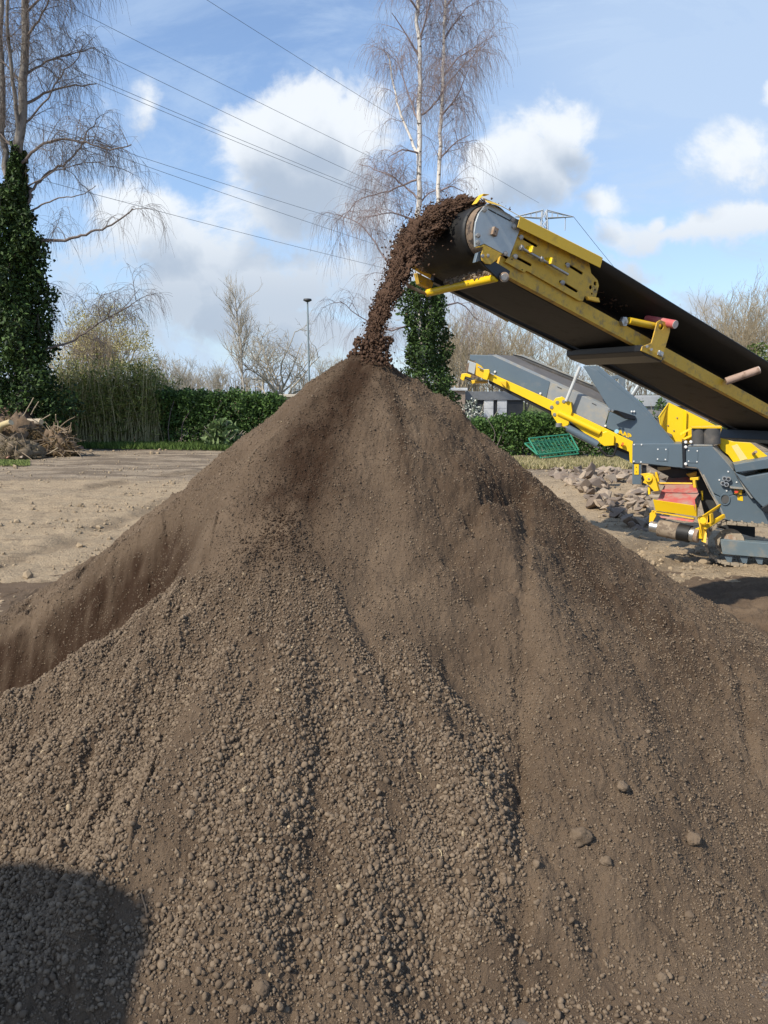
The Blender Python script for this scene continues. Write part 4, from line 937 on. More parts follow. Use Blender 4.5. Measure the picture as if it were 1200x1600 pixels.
def weeping(wd, limbs, n1, n2, n3, L1, L2, L3, tr=.009):
    """birch habit: limbs -> rising side branches -> arching sprays -> hanging twigs"""
    q = [np.stack([np.interp(np.linspace(0, 1, 9), np.linspace(0, 1, len(l)), l[:, i]) for i in range(3)], 1) for l in limbs]
    Q = np.array(q); ln = np.linalg.norm(Q[:, -1]-Q[:, 0], axis=1); pr = ln/ln.sum()
    m, k, _ = Q.shape; i = rng.choice(m, n1, p=pr); t = rng.uniform(.12, 1, n1)*(k-1.001); j = t.astype(int); f = (t-j)[:, None]
    P0 = Q[i, j]*(1-f)+Q[i, j+1]*f; T = Q[i, j+1]-Q[i, j]
    P, R = shoots(P0, side_dirs(T, .45, .8), rng.uniform(.5, 1, n1)*L1, 7, .05, .16, .016, .007); wd.add(P, R, 4)
    p, t_, i = pick(P, n2, .2, 1); P2, R2 = shoots(p, side_dirs(t_, .15, .9), rng.uniform(.4, 1, n2)*L2, 7, .20, .16, tr*1.15, tr*.9); wd.add(P2, R2, 3)
    p, t_, i = pick(np.concatenate([P2, P]), n3, .25, 1); P3, R3 = shoots(p, side_dirs(t_, -.3, .7), rng.uniform(.35, 1, n3)*L3, 6, .42, .10, tr*.9, tr*.6); wd.add(P3, R3, 3)
def foliage(P, size, mat, name, parent, flat=.0, tint=None, aspect=.62, smooth=False):
    n = len(P); Rm = rotmats(n, rng); s = size if np.ndim(size) else np.full(n, size)
    kite = np.array([[0, -.5, 0], [.5*aspect, -.05, .10], [0, .6, 0], [-.5*aspect, -.05, .10]])
    V = np.einsum('nij,kj->nki', Rm, kite)*s[:, None, None]+P[:, None]
    Fc = np.arange(n*4).reshape(n, 4); t = rng.random(n) if tint is None else tint
    return npmesh(name, V.reshape(-1, 3), Fc, mat, parent, smooth, attrs={'tint': np.repeat(t, 4)})
BARKW = plain('birch_bark', (.66, .62, .56), .8, var=.15, scale=10, dirt=(.07, .06, .05), damt=(.55, .62), dscale=3.2, stretch=(1, 1, 2.2))
BARKD = plain('grey_brown_bark', (.20, .165, .13), .9, var=.35, scale=8, dirt=(.10, .08, .06), damt=(.5, .65), dscale=5, bump=.3, bscale=18)
TWP = plain('purple_brown_twig', (.155, .125, .108), .85, var=.3, scale=3)
TWT = plain('tan_twig', (.34, .275, .18), .9, var=.3, scale=2)
TWG = plain('grey_twigs', (.37, .33, .26), .9, var=.3, scale=2)
IVY = tinted('ivy_leaf', (.008, .020, .006), (.078, .135, .030), .62, .25)
HEDGE = tinted('hedge_leaf', (.016, .040, .012), (.115, .205, .046), .6, .3, .2)
LIGHTG = tinted('light_leaf', (.05, .085, .018), (.17, .21, .06), .6, .3, .2)
CATK = tinted('yellow_catkin', (.36, .33, .13), (.62, .56, .27), .8, .2, .3)

def tree(name, label, base, group=None): return thing(name, label, 'tree', base, group)
# -- left birch with ivy
YL = 31.0
def L(px, py, dy=0): return at(px, py, YL+dy)
bl = L(42, 700); bl[2] = 0
t1 = tree('birch_tree', 'tall bare weeping birch with ivy covered trunk at the left edge', bl)
wd = Wood()
tr1, _ = wd.limb([bl, L(34, 560), L(24, 420), L(22, 330), L(28, 230), L(36, 150), L(41, 70), L(38, -20), L(40, -120), L(44, -200)], .34, .08, 12, 5, .0018)
tr2, _ = wd.limb([L(18, 330), L(6, 250, .4), L(4, 150, .6), L(0, 60, .8), L(2, -60, 1), L(-6, -180, 1)], .14, .06, 9, 4, .003)
tr3, _ = wd.limb([L(30, 215), L(20, 120, -.6), L(8, 40, -1), L(22, -60, -1.2)], .09, .04, 7)
wd.build('trunk', plain('birch_stem', (.21, .19, .165), .85, var=.3, scale=6, dirt=(.10, .085, .07), damt=(.48, .62), dscale=4, bump=.3), t1)
wd = Wood(); limbs = []
LM = [([(34, 168), (60, 150), (98, 135), (150, 131)], .10), ([(26, 262), (60, 228), (96, 215), (130, 219), (160, 233), (186, 233), (205, 226)], .10),
      ([(40, 320), (52, 294), (70, 272), (104, 255), (128, 228), (136, 205), (150, 192)], .11), ([(52, 376), (105, 375), (142, 363), (170, 355), (186, 345), (208, 326)], .12),
      ([(38, 118), (78, 92), (118, 84), (148, 74)], .08), ([(46, 330), (70, 318), (96, 308), (128, 306), (150, 290)], .06), ([(38, 60), (60, 35), (75, 5), (90, -40)], .08),
      ([(34, 200), (66, 166), (100, 110), (120, 96), (130, 70)], .07), ([(40, 20), (70, -10), (110, -30), (150, -36)], .08), ([(38, -40), (60, -90), (80, -140)], .08),
      ([(70, 545), (104, 538), (130, 522), (160, 500), (188, 488), (214, 470)], .09), ([(30, 240), (-20, 190), (-50, 170)], .08), ([(26, 330), (-20, 300), (-60, 290)], .08),
      ([(34, 130), (-10, 80), (-40, 50)], .07), ([(40, -60), (110, -110), (160, -130)], .07), ([(60, 400), (76, 440), (70, 470), (90, 500)], .05), ([(45, 290), (100, 262), (150, 250), (178, 262)], .05)]
for pts, r0 in LM:
    dy = rng.uniform(-1.8, 1.8); q, _ = wd.limb([L(a, b, dy*i/(len(pts)-1)) for i, (a, b) in enumerate(pts)], r0*.62, r0*.2, 6); limbs.append(q)
limbs += [tr1[len(tr1)//2:], tr2, tr3]
weeping(wd, limbs, 210, 1500, 6500, 1.5, 1.25, 1.35, .0048)
wd.build('crown', TWP, t1)
n = 34000; tt = rng.random(n)**.9; cx = np.interp(tt, np.linspace(0, 1, len(tr1)), tr1[:, 0]); zz = tt*11.4
cx = np.interp(zz, tr1[:, 2], tr1[:, 0]); cy = np.interp(zz, tr1[:, 2], tr1[:, 1])
rad_ = np.interp(zz, [0, 1.2, 2.5, 4.5, 6.5, 7.6, 9.5, 11.4], [1.35, 1.55, 1.45, 1.2, .95, 1.05, .55, .22])*(1+.35*fbm(zz*1.3, rng.uniform(0, 0.01, n), 3, .6, 301))
ang = rng.uniform(0, 2*math.pi, n); lob = 1+.22*fbm(zz*3.1, ang*2.0, 3, .6, 303)+.30*np.sin(ang*3+zz*1.1)+.22*np.sin(ang*5-zz*2.3); q = rng.uniform(.3, 1, n)**.5*rad_*lob*.93
foliage(np.stack([cx+q*np.cos(ang), cy+q*np.sin(ang), zz+rng.normal(size=n)*.12], 1), rng.uniform(.09, .22, n), IVY, 'ivy', t1, tint=rng.random(n)**1.6)
# -- centre birch, three stems
YC = 38.0
def Cc(px, py, dy=0): return at(px, py, YC+dy)
bc = Cc(664, 690); bc[2] = 0
t2 = tree('birch_tree', 'tall bare weeping birch with white stems behind the peak of the heap', bc)
wd = Wood()
s1, _ = wd.limb([bc, Cc(662, 600), Cc(655, 480), Cc(653, 345), Cc(654, 270), Cc(657, 190), Cc(655, 110), Cc(653, 20), Cc(656, -70), Cc(655, -150)], .22, .06, 10, 5, .0014)
s2, _ = wd.limb([Cc(668, 520), Cc(676, 420), Cc(683, 330), Cc(686, 260), Cc(691, 180), Cc(692, 100), Cc(695, 20), Cc(697, -70)], .14, .05, 9, 5, .0016)
s3, _ = wd.limb([Cc(654, 245), Cc(640, 215, .5), Cc(625, 175, .9), Cc(614, 130, 1.2), Cc(606, 85, 1.4)], .08, .03, 7)
wd.build('trunk', BARKW, t2)
wd = Wood(); limbs = []
CM = [[(652, 310), (620, 280), (590, 265), (560, 256)], [(608, 415), (585, 375), (560, 345), (528, 336)], [(655, 340), (640, 380), (612, 420), (590, 440)], [(654, 320), (670, 300), (690, 296)],
      [(684, 300), (705, 290), (725, 300)], [(657, 180), (680, 165), (700, 130), (735, 90), (760, 68)], [(655, 190), (635, 140), (620, 90)], [(690, 180), (715, 150), (730, 110)], [(692, 120), (720, 85), (748, 72)],
      [(686, 250), (710, 222), (735, 210)], [(655, 240), (630, 232), (606, 246)], [(655, 90), (630, 45), (612, 20)], [(695, 60), (720, 20), (740, 5)], [(656, 60), (672, 10), (680, -40)], [(654, 280), (600, 300), (560, 310), (535, 345)],
      [(652, 345), (610, 330), (575, 340)], [(655, 500), (610, 520), (570, 500), (530, 470)], [(690, 480), (720, 470), (745, 500)], [(655, 20), (620, -30), (600, -60)], [(697, 10), (735, -40), (760, -50)]]
for pts in CM:
    dy = rng.uniform(-1.8, 1.8); q, _ = wd.limb([Cc(a, b, dy*i/(len(pts)-1)) for i, (a, b) in enumerate(pts)], .055, .016, 5); limbs.append(q)
limbs += [s1[len(s1)//2:], s2[len(s2)//3:], s3]
weeping(wd, limbs, 190, 1300, 5200, 1.5, 1.3, 1.9, .0050)
wd.build('crown', plain('violet_brown_twig', (.26, .205, .20), .85, var=.3, scale=3), t2)
n = 20000; zz = rng.uniform(.3, 7.6, n); cx = np.interp(zz, s1[:, 2], s1[:, 0]); cy = np.interp(zz, s1[:, 2], s1[:, 1])
rad_ = np.interp(zz, [0, 1.5, 3, 4.5, 6, 7, 7.7], [1.15, 1.3, 1.2, .95, 1.0, 1.05, .5])*(1+.3*fbm(zz*1.5, zz*0, 3, .6, 331)); ang = rng.uniform(0, 6.283, n); lob = 1+.25*np.sin(ang*3+zz*1.7)+.18*np.sin(ang*5-zz*2.1)
q = rng.uniform(.3, 1, n)**.5*rad_*lob
foliage(np.stack([cx+.25+q*np.cos(ang), cy+q*np.sin(ang), zz], 1), rng.uniform(.08, .19, n), IVY, 'ivy', t2, tint=np.clip(rng.random(n)**1.2, 0, 1))

# -- generic bare tree
def bare(name, label, base, H, spread, mat, barkmat, stems=1, levels=4, up=.35, ang=.9, nb=9, r0=.18, group=None, wob=.16, trunkfrac=.35, twig=.011, t0=.45, dens=1.0):
    t = tree(name, label, base, group); wt = Wood(); wc = Wood(); base = np.asarray(base, float)
    Q = []
    for s in range(stems):
        off = rng.normal(size=3)*np.array([1, 1, 0])*(.15 if stems > 1 else 0); lean = rng.normal(size=3)*np.array([1, 1, 0])*(.28 if stems > 1 else .04)*H
        hh = H*(trunkfrac if levels > 3 else .93)*rng.uniform(.85, 1.1)
        q, _ = wt.limb([base+off, base+off+lean*.3+np.array([0, 0, hh*.5]), base+off+lean*(hh/H)+np.array([0, 0, hh])], r0, r0*.55, 8); Q.append(q)
    wt.build('trunk', barkmat, t)
    K = 7
    cur = np.array([np.stack([np.interp(np.linspace(0, 1, K), np.linspace(0, 1, len(q)), q[:, i]) for i in range(3)], 1) for q in Q])
    Ln = H*(1-trunkfrac)*.95; cnt = [nb*stems, int(nb*stems*5*dens), int(nb*stems*20*dens), int(nb*stems*55*dens)]; rr = r0*.42
    for lv in range(levels):
        n = cnt[lv]; p, tg, i = pick(cur, n, t0 if lv == 0 else .22, 1.0)
        L_ = rng.uniform(.55, 1, n)*Ln*(spread if lv == 0 else 1); d = side_dirs(tg, up, 1/ang)
        P, R = shoots(p, d, L_, K, -.05 if lv < 2 else -.02, wob, max(rr, twig), max(rr*.35, twig*.7)); wc.add(P, R, 5 if lv < 2 else 3)
        cur = P; Ln *= .52; rr *= .42
    o = wc.build('crown', mat, t); return t
def copy_tree(src, loc, rz, sc, label, group):
    r = src.copy(); COL.objects.link(r); r.location = tuple(map(float, loc)); r.rotation_euler = (0, 0, rz); r.scale = (sc, sc, sc); r['label'] = label
    if group: r['group'] = group
    for ch in list(src.children):
        c = ch.copy(); COL.objects.link(c); c.parent = r
    return r
def gl(px, Y): p = at(px, 615, Y); return np.array([p[0], p[1], 0.])
bare('oak_tree', 'spreading bare oak with crooked limbs left of the lamp post', gl(437, 75), 9.6, 1.15, TWG, BARKD, 1, 4, .28, 1.5, 12, .25, wob=.22, trunkfrac=.30, twig=.014, dens=1.5)
bare('slender_birch', 'slender pale bare birch left of the spreading oak', gl(383, 72), 10.6, .62, TWG, plain('pale_bark', (.36, .33, .29), .8), 1, 3, .75, .75, 34, .11, trunkfrac=.62, twig=.011, t0=.18)
hz = bare('hazel_shrub', 'broad round shrub dotted with yellowish catkins behind the bamboo', gl(165, 42), 7.2, .75, TWT, BARKD, 7, 4, .6, .7, 5, .06, trunkfrac=.42, twig=.010); hz['category'] = 'shrub'
n = 12000; a = rng.uniform(0, 6.283, n); b = rng.random(n)**.45; e = np.arccos(rng.uniform(-.2, 1, n)); hb = gl(165, 42)
P = np.stack([hb[0]+2.9*b*np.cos(a)*np.sin(e), hb[1]+2.2*b*np.sin(a)*np.sin(e), 3.9+3.4*b*np.cos(e)], 1)+rng.normal(size=(n, 3))*.12
P = P[fbm(P[:, 0]*1.3+P[:, 1], P[:, 2]*1.3, 3, .6, 401) > -.25]
foliage(P, rng.uniform(.06, .13, len(P)), CATK, 'catkins', hz)
g1 = 'bare trees in the distance'
v1 = bare('bare_tree', 'twiggy bare tree beyond the hedge, next to the hazel', gl(258, 62), 6.2, .8, TWG, BARKD, 2, 4, .35, .95, 7, .08, g1, twig=.010)
v2 = bare('bare_tree', 'brown bare tree behind the far conveyor, its highest crown', gl(770, 62), 10.2, .8, TWT, BARKD, 4, 4, .45, .85, 6, .11, g1, twig=.0095)
v3 = bare('bare_tree', 'brown bare tree at the right edge, nearest the frame', gl(1190, 56), 12.0, .7, TWT, BARKD, 3, 4, .55, .75, 7, .11, g1, twig=.0095)
for src, px, Y, sc, lb in ((v1, 300, 70, .85, 'low bare tree between the hazel and the slender birch'), (v1, 335, 78, 1.0, 'small bare tree just left of the slender birch'), (v1, 505, 85, 1.2, 'faint bare tree right of the lamp post'),
                       (v2, 720, 58, .95, 'bare tree seen between the ivy trunk and the far conveyor'), (v2, 820, 66, 1.0, 'bare tree in front of the pylon legs'), (v2, 700, 75, 1.05, 'bare tree right behind the ivy covered trunk'),
                       (v3, 1110, 60, .92, 'bare tree above the black belt at the left of the right cluster'), (v3, 1150, 64, 1.08, 'bare tree in the middle of the right cluster'), (v2, 1230, 60, 1.05, 'bare tree cut off by the right edge'),
                       (v3, 880, 80, .75, 'bare tree low behind the grey mast'), (v3, 960, 75, .7, 'bare tree seen through the gap under the conveyor'), (v1, 215, 66, 1.1, 'bare tree showing through the right side of the hazel'), (v2, 760, 90, 1.1, 'hazy bare tree behind the highest brown crown')):
    copy_tree(src, gl(px, Y), rng.uniform(0, 6.28), sc, lb, g1)
# far wood line as one mass
wd = Wood(); n = 900; a = np.radians(rng.uniform(-38, 38, n)); dd = rng.uniform(120, 170, n); P0 = np.stack([dd*np.sin(a), dd*np.cos(a), np.zeros(n)], 1)
P, R = shoots(P0, np.tile([0, 0, 1.], (n, 1)), rng.uniform(3.5, 6, n), 5, 0, .06, .10, .04); wd.add(P, R, 3)
p, t_, i = pick(P, 9000, .25, 1); P2, R2 = shoots(p, side_dirs(t_, .5, .8), rng.uniform(.8, 2.2, 9000), 4, -.05, .15, .035, .02); wd.add(P2, R2, 3)
o = wd.build('far_wood', plain('far_wood_twigs', (.20, .165, .12), .9), None); info(o, 'low brown band of distant leafless wood along the horizon', 'wood', kind='stuff')

# ------------------------------------------------------------------ hedges, bamboo, bushes
def mass(x0, x1, Y0, Y1, h0, h1, n, seed, depth=1.2):
    """points through a hedge-like body between two ends, shell heavy"""
    t = rng.random(n); x = x0+(x1-x0)*t; y = Y0+(Y1-Y0)*t+rng.uniform(-.5, .5, n)*depth
    h = (h0+(h1-h0)*t)*(1+.13*fbm(t*9, t*0+seed, 3, .6, seed)); z = h*rng.random(n)**.65
    bul = .22*fbm(x*.9, z*1.1, 3, .55, seed+3); return np.stack([x, y+bul+rng.normal(size=n)*.05, z+rng.normal(size=n)*.06], 1), h
def clip_gap(P, seed, thr): return P[fbm(P[:, 0]*1.6, P[:, 2]*1.9+P[:, 1], 3, .6, seed) > thr]
a, b = gl(252, 35), gl(445, 33.5)
hd = thing('hedge', 'dense dark green ivy hedge along the back of the yard, left of the heap', 'hedge', (a+b)/2)
P, _ = mass(a[0], b[0], a[1], b[1], 2.45, 2.25, 22000, 41, 1.6); P = clip_gap(P, 43, -.55); foliage(P, rng.uniform(.09, .17, len(P)), HEDGE, 'foliage', hd, tint=rng.random(len(P))**1.1)
wd = Wood()
for k in range(3):
    f = rng.random(); p = a*(1-f)+b*f-np.array([0, .8, 0]); wd.limb([p, p+np.array([rng.uniform(-.4, .4), -.05, 1.0]), p+np.array([rng.uniform(-.8, .8), .1, 2.0])], .03, .012, 5)
wd.build('stems', TWP, hd)
a, b = gl(84, 33.5), gl(262, 35)
bb = thing('bamboo_thicket', 'tall bamboo thicket of bare canes and green leaves beside the ivy tree', 'bamboo', (a+b)/2)
n = 620; t = rng.random(n); P0 = np.stack([a[0]+(b[0]-a[0])*t, a[1]+(b[1]-a[1])*t+rng.uniform(-.7, .9, n), np.zeros(n)], 1)
wd = Wood(); P, R = shoots(P0, np.tile([0, 0, 1.], (n, 1))+rng.normal(size=(n, 3))*.07, rng.uniform(2.1, 3.9, n)*np.interp(t, [0, .75, 1], [1, 1, .8]), 8, .015, .05, .022, .008); wd.add(P, R, 4)
wd.build('canes', plain('bamboo_cane', (.36, .33, .17), .6, var=.35, scale=3), bb)
p, t_, i = pick(P, 16000, .42, 1.0); p = p+rng.normal(size=p.shape)*np.array([.25, .25, .16]); low = rng.random(len(p)) < .13; p[low, 2] *= rng.uniform(.15, .7, low.sum())
foliage(p, rng.uniform(.14, .30, len(p)), tinted('bamboo_leaf', (.055, .09, .018), (.32, .34, .10), .6, .3, .2), 'leaves', bb, aspect=.22)
P, _ = mass(a[0], b[0], a[1]+1.0, b[1]+1.0, 2.5, 2.2, 5000, 51, .8); foliage(P, rng.uniform(.1, .2, len(P)), IVY, 'inner_foliage', bb)
a, b = gl(722, 30), gl(1000, 27.5)
hr = thing('hedge', 'glossy green ivy hedge behind the far conveyor, right of the heap', 'hedge', (a+b)/2)
P, _ = mass(a[0], b[0], a[1], b[1], 1.22, 2.05, 24000, 61, 1.6); P = clip_gap(P, 63, -.6); foliage(P, rng.uniform(.08, .16, len(P)), HEDGE, 'foliage', hr, tint=np.clip(rng.random(len(P))**.9, 0, 1))
for k in range(2):
    f = .1+rng.random()*.2; p = a*(1-f)+b*f-np.array([0, .8, 0]); wd = Wood(); wd.limb([p, p+np.array([.3, -.1, .8]), p+np.array([rng.uniform(-.5, .8), -.1, 1.5])], .022, .01, 5); wd.build('stem', TWP, hr)
def bush(name, label, c, rx, ry, rz, n, size, mat, seed, cat='bush', tw=TWG):
    t = thing(name, label, cat, c); a = rng.normal(size=(n, 3)); a = unit(a)*(rng.random(n)**.4)[:, None]; a[:, 2] = np.abs(a[:, 2])
    P = np.asarray(c)+a*np.array([rx, ry, rz]); P = clip_gap(P, seed, -.35); foliage(P, rng.uniform(size*.7, size*1.4, len(P)), mat, 'foliage', t)
    wd = Wood(); m = 14; Q, R = shoots(np.tile(np.asarray(c, float), (m, 1)), unit(rng.normal(size=(m, 3))*np.array([1, 1, .4])+np.array([0, 0, 1.2])), np.full(m, rz*.95), 6, -.02, .1, .03, .01); wd.add(Q, R, 4); wd.build('stems', tw, t); return t
bush('evergreen_bush', 'light green bush showing above the belt at the right edge', gl(1180, 45)+np.array([0, 0, 0]), 1.9, 1.2, 5.3, 5200, .22, LIGHTG, 71)
bush('pale_bush', 'yellow green bush at the far left edge behind the wood debris', gl(-2, 33), 1.5, 1.0, 2.6, 2600, .13, LIGHTG, 73)
bush('round_bush', 'small dark bush beside the yellow hopper', gl(1034, 45), .55, .6, 2.1, 1500, .14, HEDGE, 75)
bush('flowering_bush', 'small shrub with pale flowers in front of the white garage doors', gl(738, 33), .75, .6, 2.15, 1500, .10, tinted('pale_flower', (.03, .06, .02), (.55, .56, .50), .6, .3), 77)
bush('reed_clump', 'clump of long arching green leaves at the hedge foot', gl(345, 32.2), .8, .6, 1.3, 700, .36, tinted('reed_leaf', (.04, .08, .02), (.20, .26, .11), .6, .3), 79, 'plant')
# grass strips
n = 9000; t = rng.random(n); px = rng.uniform(110, 450, n); Yg = np.interp(px, [110, 450], [33.6, 32])+rng.uniform(-1.4, .8, n)
gx_ = (px-600)/F*Yg; P1 = np.stack([gx_, Yg, np.full(n, .03)], 1)
n2 = 9000; px2 = rng.uniform(800, 1000, n2); Y2 = rng.uniform(23.3, 27, n2); P2_ = np.stack([(px2-600)/F*Y2, Y2, np.full(n2, .03)], 1)
def grass(name, label, P, h, mat):
    n = len(P); a = rng.uniform(0, 6.283, n); wv_ = np.stack([np.cos(a), np.sin(a), 0*a], 1)*.022; ln = rng.normal(size=(n, 3))*np.array([.35, .35, 0]); hh = rng.uniform(.4, 1, n)*h
    tip = P+(ln+np.array([0, 0, 1]))*hh[:, None]; V = np.stack([P-wv_, P+wv_, tip], 1).reshape(-1, 3)
    o = npmesh(name, V, np.arange(n*3).reshape(n, 3), mat, None, False, attrs={'tint': np.repeat(rng.random(n), 3)}); return info(o, label, 'grass', kind='stuff')
grass('grass', 'green grass and weeds along the foot of the left hedge', P1, .30, tinted('green_grass', (.035, .07, .015), (.12, .18, .04), .7, .2))
grass('dry_grass', 'dry yellowish grass in front of the right hedge', P2_[:, :], .17, tinted('dry_grass', (.15, .15, .05), (.46, .38, .22), .8, .2))
n3 = 2500; px3 = rng.uniform(-10, 45, n3); Y3 = rng.uniform(24.5, 26.3, n3); grass('lawn_patch', 'small pale green grass patch at the left edge of the yard', np.stack([(px3-600)/F*Y3, Y3, np.full(n3, .02)], 1), .08, tinted('pale_grass', (.12, .16, .04), (.26, .30, .10), .8, .2))

# ------------------------------------------------------------------ wood debris
BRN = plain('root_wood', (.17, .115, .07), .95, var=.4, scale=7, bump=.5, bscale=25, dirt=(.10, .07, .045), damt=(.45, .65), dscale=4)
LOGM = plain('log_bark', (.36, .30, .22), .9, var=.25, scale=8, bump=.3, dirt=(.16, .13, .10))
CUTM = plain('cut_wood', (.55, .44, .28), .8, var=.15)
YD = 28.6
def Dp(px, py, dy=0): return at(px, py, YD+dy)
def mound(name, label, cat, px0, px1, pyb, pyt, dy, mat, seed, kind=None, leafmat=None, nl=3000, ls=.12):
    a, b = Dp(px0, pyb, dy), Dp(px1, pyb, dy); top = Dp((px0+px1)/2, pyt, dy)[2]; c = (a+b)/2; c[2] = 0; rx = (b[0]-a[0])/2; ry = rx*.7
    v, f = ico(4); s = 1+.34*fbm(v[:, 0]*2+seed, v[:, 1]*2+v[:, 2]*2.3, 5, .68, seed); v = v*s[:, None]; v[:, 2] = np.abs(v[:, 2])
    t = thing(name, label, cat, c) if kind is None else None
    V = c+v*np.array([rx, ry, top*.9])
    o = npmesh('core' if t else name, V, f, mat, t)
    if leafmat:
        q = unit(rng.normal(size=(nl, 3))); q[:, 2] = np.abs(q[:, 2]); P = c+q*np.array([rx, ry, top*.9])*rng.uniform(.92, 1.1, nl)[:, None]
        foliage(P, rng.uniform(ls*.5, ls*1.5, nl), leafmat, 'litter', t, aspect=.12)
    if t:
        wt_ = Wood(); m = 46; q = unit(rng.normal(size=(m, 3))); q[:, 2] = np.abs(q[:, 2]); P0 = c+q*np.array([rx, ry, top*.9])*1.0
        Q_, R_ = shoots(P0, rng.normal(size=(m, 3))*np.array([1, .6, .35])+np.array([0, -.2, .1]), rng.uniform(.3, 1.3, m), 5, .05, .12, rng.uniform(.012, .03, m), .008); wt_.add(Q_, R_, 5)
        wt_.build('loose_sticks', plain('weathered_stick', (.24, .18, .12), .9, var=.35, scale=1.5), t)
    return t
STRAWT = tinted('straw_litter', (.075, .05, .028), (.33, .235, .12), .9, .1)
rs = mound('root_stump', 'uprooted stump with torn roots at the right end of the wood debris', 'stump', 70, 118, 705, 668, 0, BRN, 501, leafmat=STRAWT, nl=3200, ls=.22)
wd = Wood(); c = Dp(95, 672)
for k in range(16):
    d = unit(rng.normal(size=3)*np.array([1, .8, .8])+np.array([0, -.2, .35])); p = c+np.array([rng.uniform(-.5, .5), -.2, rng.uniform(-.6, .1)]); wd.limb([p, p+d*.28+rng.normal(size=3)*.06, p+d*rng.uniform(.3, .5)+rng.normal(size=3)*.1], .035, .008, 5)
wd.build('roots', plain('pale_root', (.34, .26, .17), .9, var=.3), rs)
mound('straw_heap', 'straw coloured heap of plant waste behind the logs', 'waste heap', -40, 80, 704, 652, .5, BRN, 507, leafmat=STRAWT, nl=9000, ls=.26)
mound('brush_heap', 'reddish brown heap of brush on top behind the straw heap', 'waste heap', -40, 66, 692, 636, 1.6, plain('brush_brown', (.16, .105, .075), 1, var=.4, scale=5), 509, leafmat=tinted('brush_litter', (.06, .04, .03), (.24, .16, .11), .9, .1), nl=2600, ls=.2)
mound('leaf_heap', 'greyish green heap of leaves and twigs at the lower left', 'waste heap', -30, 62, 708, 684, -1.1, plain('leaf_brown', (.15, .115, .075), 1, var=.4, scale=5), 511, leafmat=tinted('brown_litter', (.08, .065, .035), (.34, .27, .17), .9, .1), nl=2600, ls=.2)
def log(name, label, a, b, r, mat=LOGM, dy=0, bark=True):
    p, q = Dp(*a, dy), Dp(*b, dy-.3); t = thing(name, label, 'log' if r > .06 else 'branch', p*np.array([1, 1, 0]))
    wd = Wood(); wd.limb([p, (p+q)/2+rng.normal(size=3)*r*.5, q], r, r*.85, 10); wd.build('bark', mat, t); d = unit(q-p)
    G().cyl(q-d*.02, q+d*.012, r*.84, n=12).build('cut_end', CUTM, t)
log('log', 'pale barked log lying across the top of the debris', (24, 655), (64, 659), .15, dy=.6); log('log', 'yellowish broken log leaning at the left edge', (-4, 676), (17, 660), .13, plain('yellow_log', (.46, .37, .20), .9, var=.3), -.4)
for a, b, r, lb in (((22, 708), (47, 696), .028, 'thin pale branch sloping up from the boards'), ((7, 706), (27, 711), .03, 'white stick lying left of the boards'), ((0, 700), (16, 695), .03, 'short grey stick at the left edge'),
                    ((36, 650), (52, 622), .018, 'upright thin branch sticking out of the brush'), ((48, 648), (60, 628), .016, 'second thin branch leaning right out of the brush'), ((64, 656), (78, 648), .014, 'twig pointing right beside the pale log'),
                    ((88, 660), (87, 648), .016, 'pale spike on top of the stump'), ((78, 708), (90, 700), .02, 'stick at the foot of the stump')):
    log('branch', lb, a, b, r, plain('stick', (.40, .33, .23), .9, var=.2), -.8)
for pts, lb in (([(29, 716), (38, 706), (43, 709), (35, 719)], 'grey brown board lying flat in front of the debris'), ([(40, 713), (55, 711), (55, 714), (41, 717)], 'thin pale lath right of the boards'),
                ([(9, 717), (22, 708), (27, 711), (13, 719)], 'reddish board end left of the grey board'), ([(95, 707), (110, 699), (113, 704), (98, 712)], 'grey slab leaning at the foot of the stump'), ([(116, 697), (130, 696), (131, 702), (118, 702)], 'reddish piece of timber right of the stump')):
    p = [gpt(x, y+2) for x, y in pts]; p = [q+np.array([0, 0, .05+.05*(i % 2)]) for i, q in enumerate(p)]
    o = G().prism(p, np.array([0, 0, .04])).build('board', plain('old_board', (.36, .29, .22) if 'red' not in lb else (.36, .20, .14), .9, var=.25), None, .006); info(o, lb, 'board', 'boards by the debris')

# ------------------------------------------------------------------ rubble behind the heap
STM = [plain('broken_stone', cc, .95, var=.25, scale=6, bump=.4, bscale=18, dirt=(.20, .16, .12), damt=(.5, .7)) for cc in ((.27, .215, .16), (.20, .155, .12), (.34, .265, .19), (.17, .13, .10))]
def chunk_mesh(seed):
    r = np.random.default_rng(seed); bm = bmesh.new(); pts = []
    for k in range(14):
        v = r.normal(size=3); v /= np.abs(v).max()**.8; pts.append(bm.verts.new(tuple(v*np.array([.5, .36, .2])*r.uniform(.75, 1.15))))
    bmesh.ops.convex_hull(bm, input=pts); loose = [v for v in bm.verts if not v.link_faces]; bmesh.ops.delete(bm, geom=loose, context='VERTS')
    me = bpy.data.meshes.new('rubble_stone'); bm.to_mesh(me); bm.free(); me.materials.append(STM[seed % 4]); return me
CH = [chunk_mesh(i) for i in range(12)]
for k in range(290):
    px = rng.uniform(862, 1030); lo = np.interp(px, [862, 900, 950, 1010, 1030], [748, 782, 818, 832, 820]); hi = np.interp(px, [862, 900, 950, 1000, 1030], [732, 738, 745, 752, 762])
    py = rng.uniform(hi, lo); p = gpt(px, py); sz = rng.uniform(.16, .46)*(1 if rng.random() < .5 else .5)
    o = bpy.data.objects.new('rubble_stone', CH[k % 12]); COL.objects.link(o); p[2] += .03+.18*rng.random()*math.exp(-((px-945)/50)**2)
    o.location = tuple(map(float, p)); o.rotation_euler = (rng.normal()*.5, rng.normal()*.5, rng.uniform(0, 6.28)); o.scale = (sz,)*3
    info(o, 'broken greyish brown paving stone in the rubble between heap and machine', 'stone', 'rubble stones behind the heap')
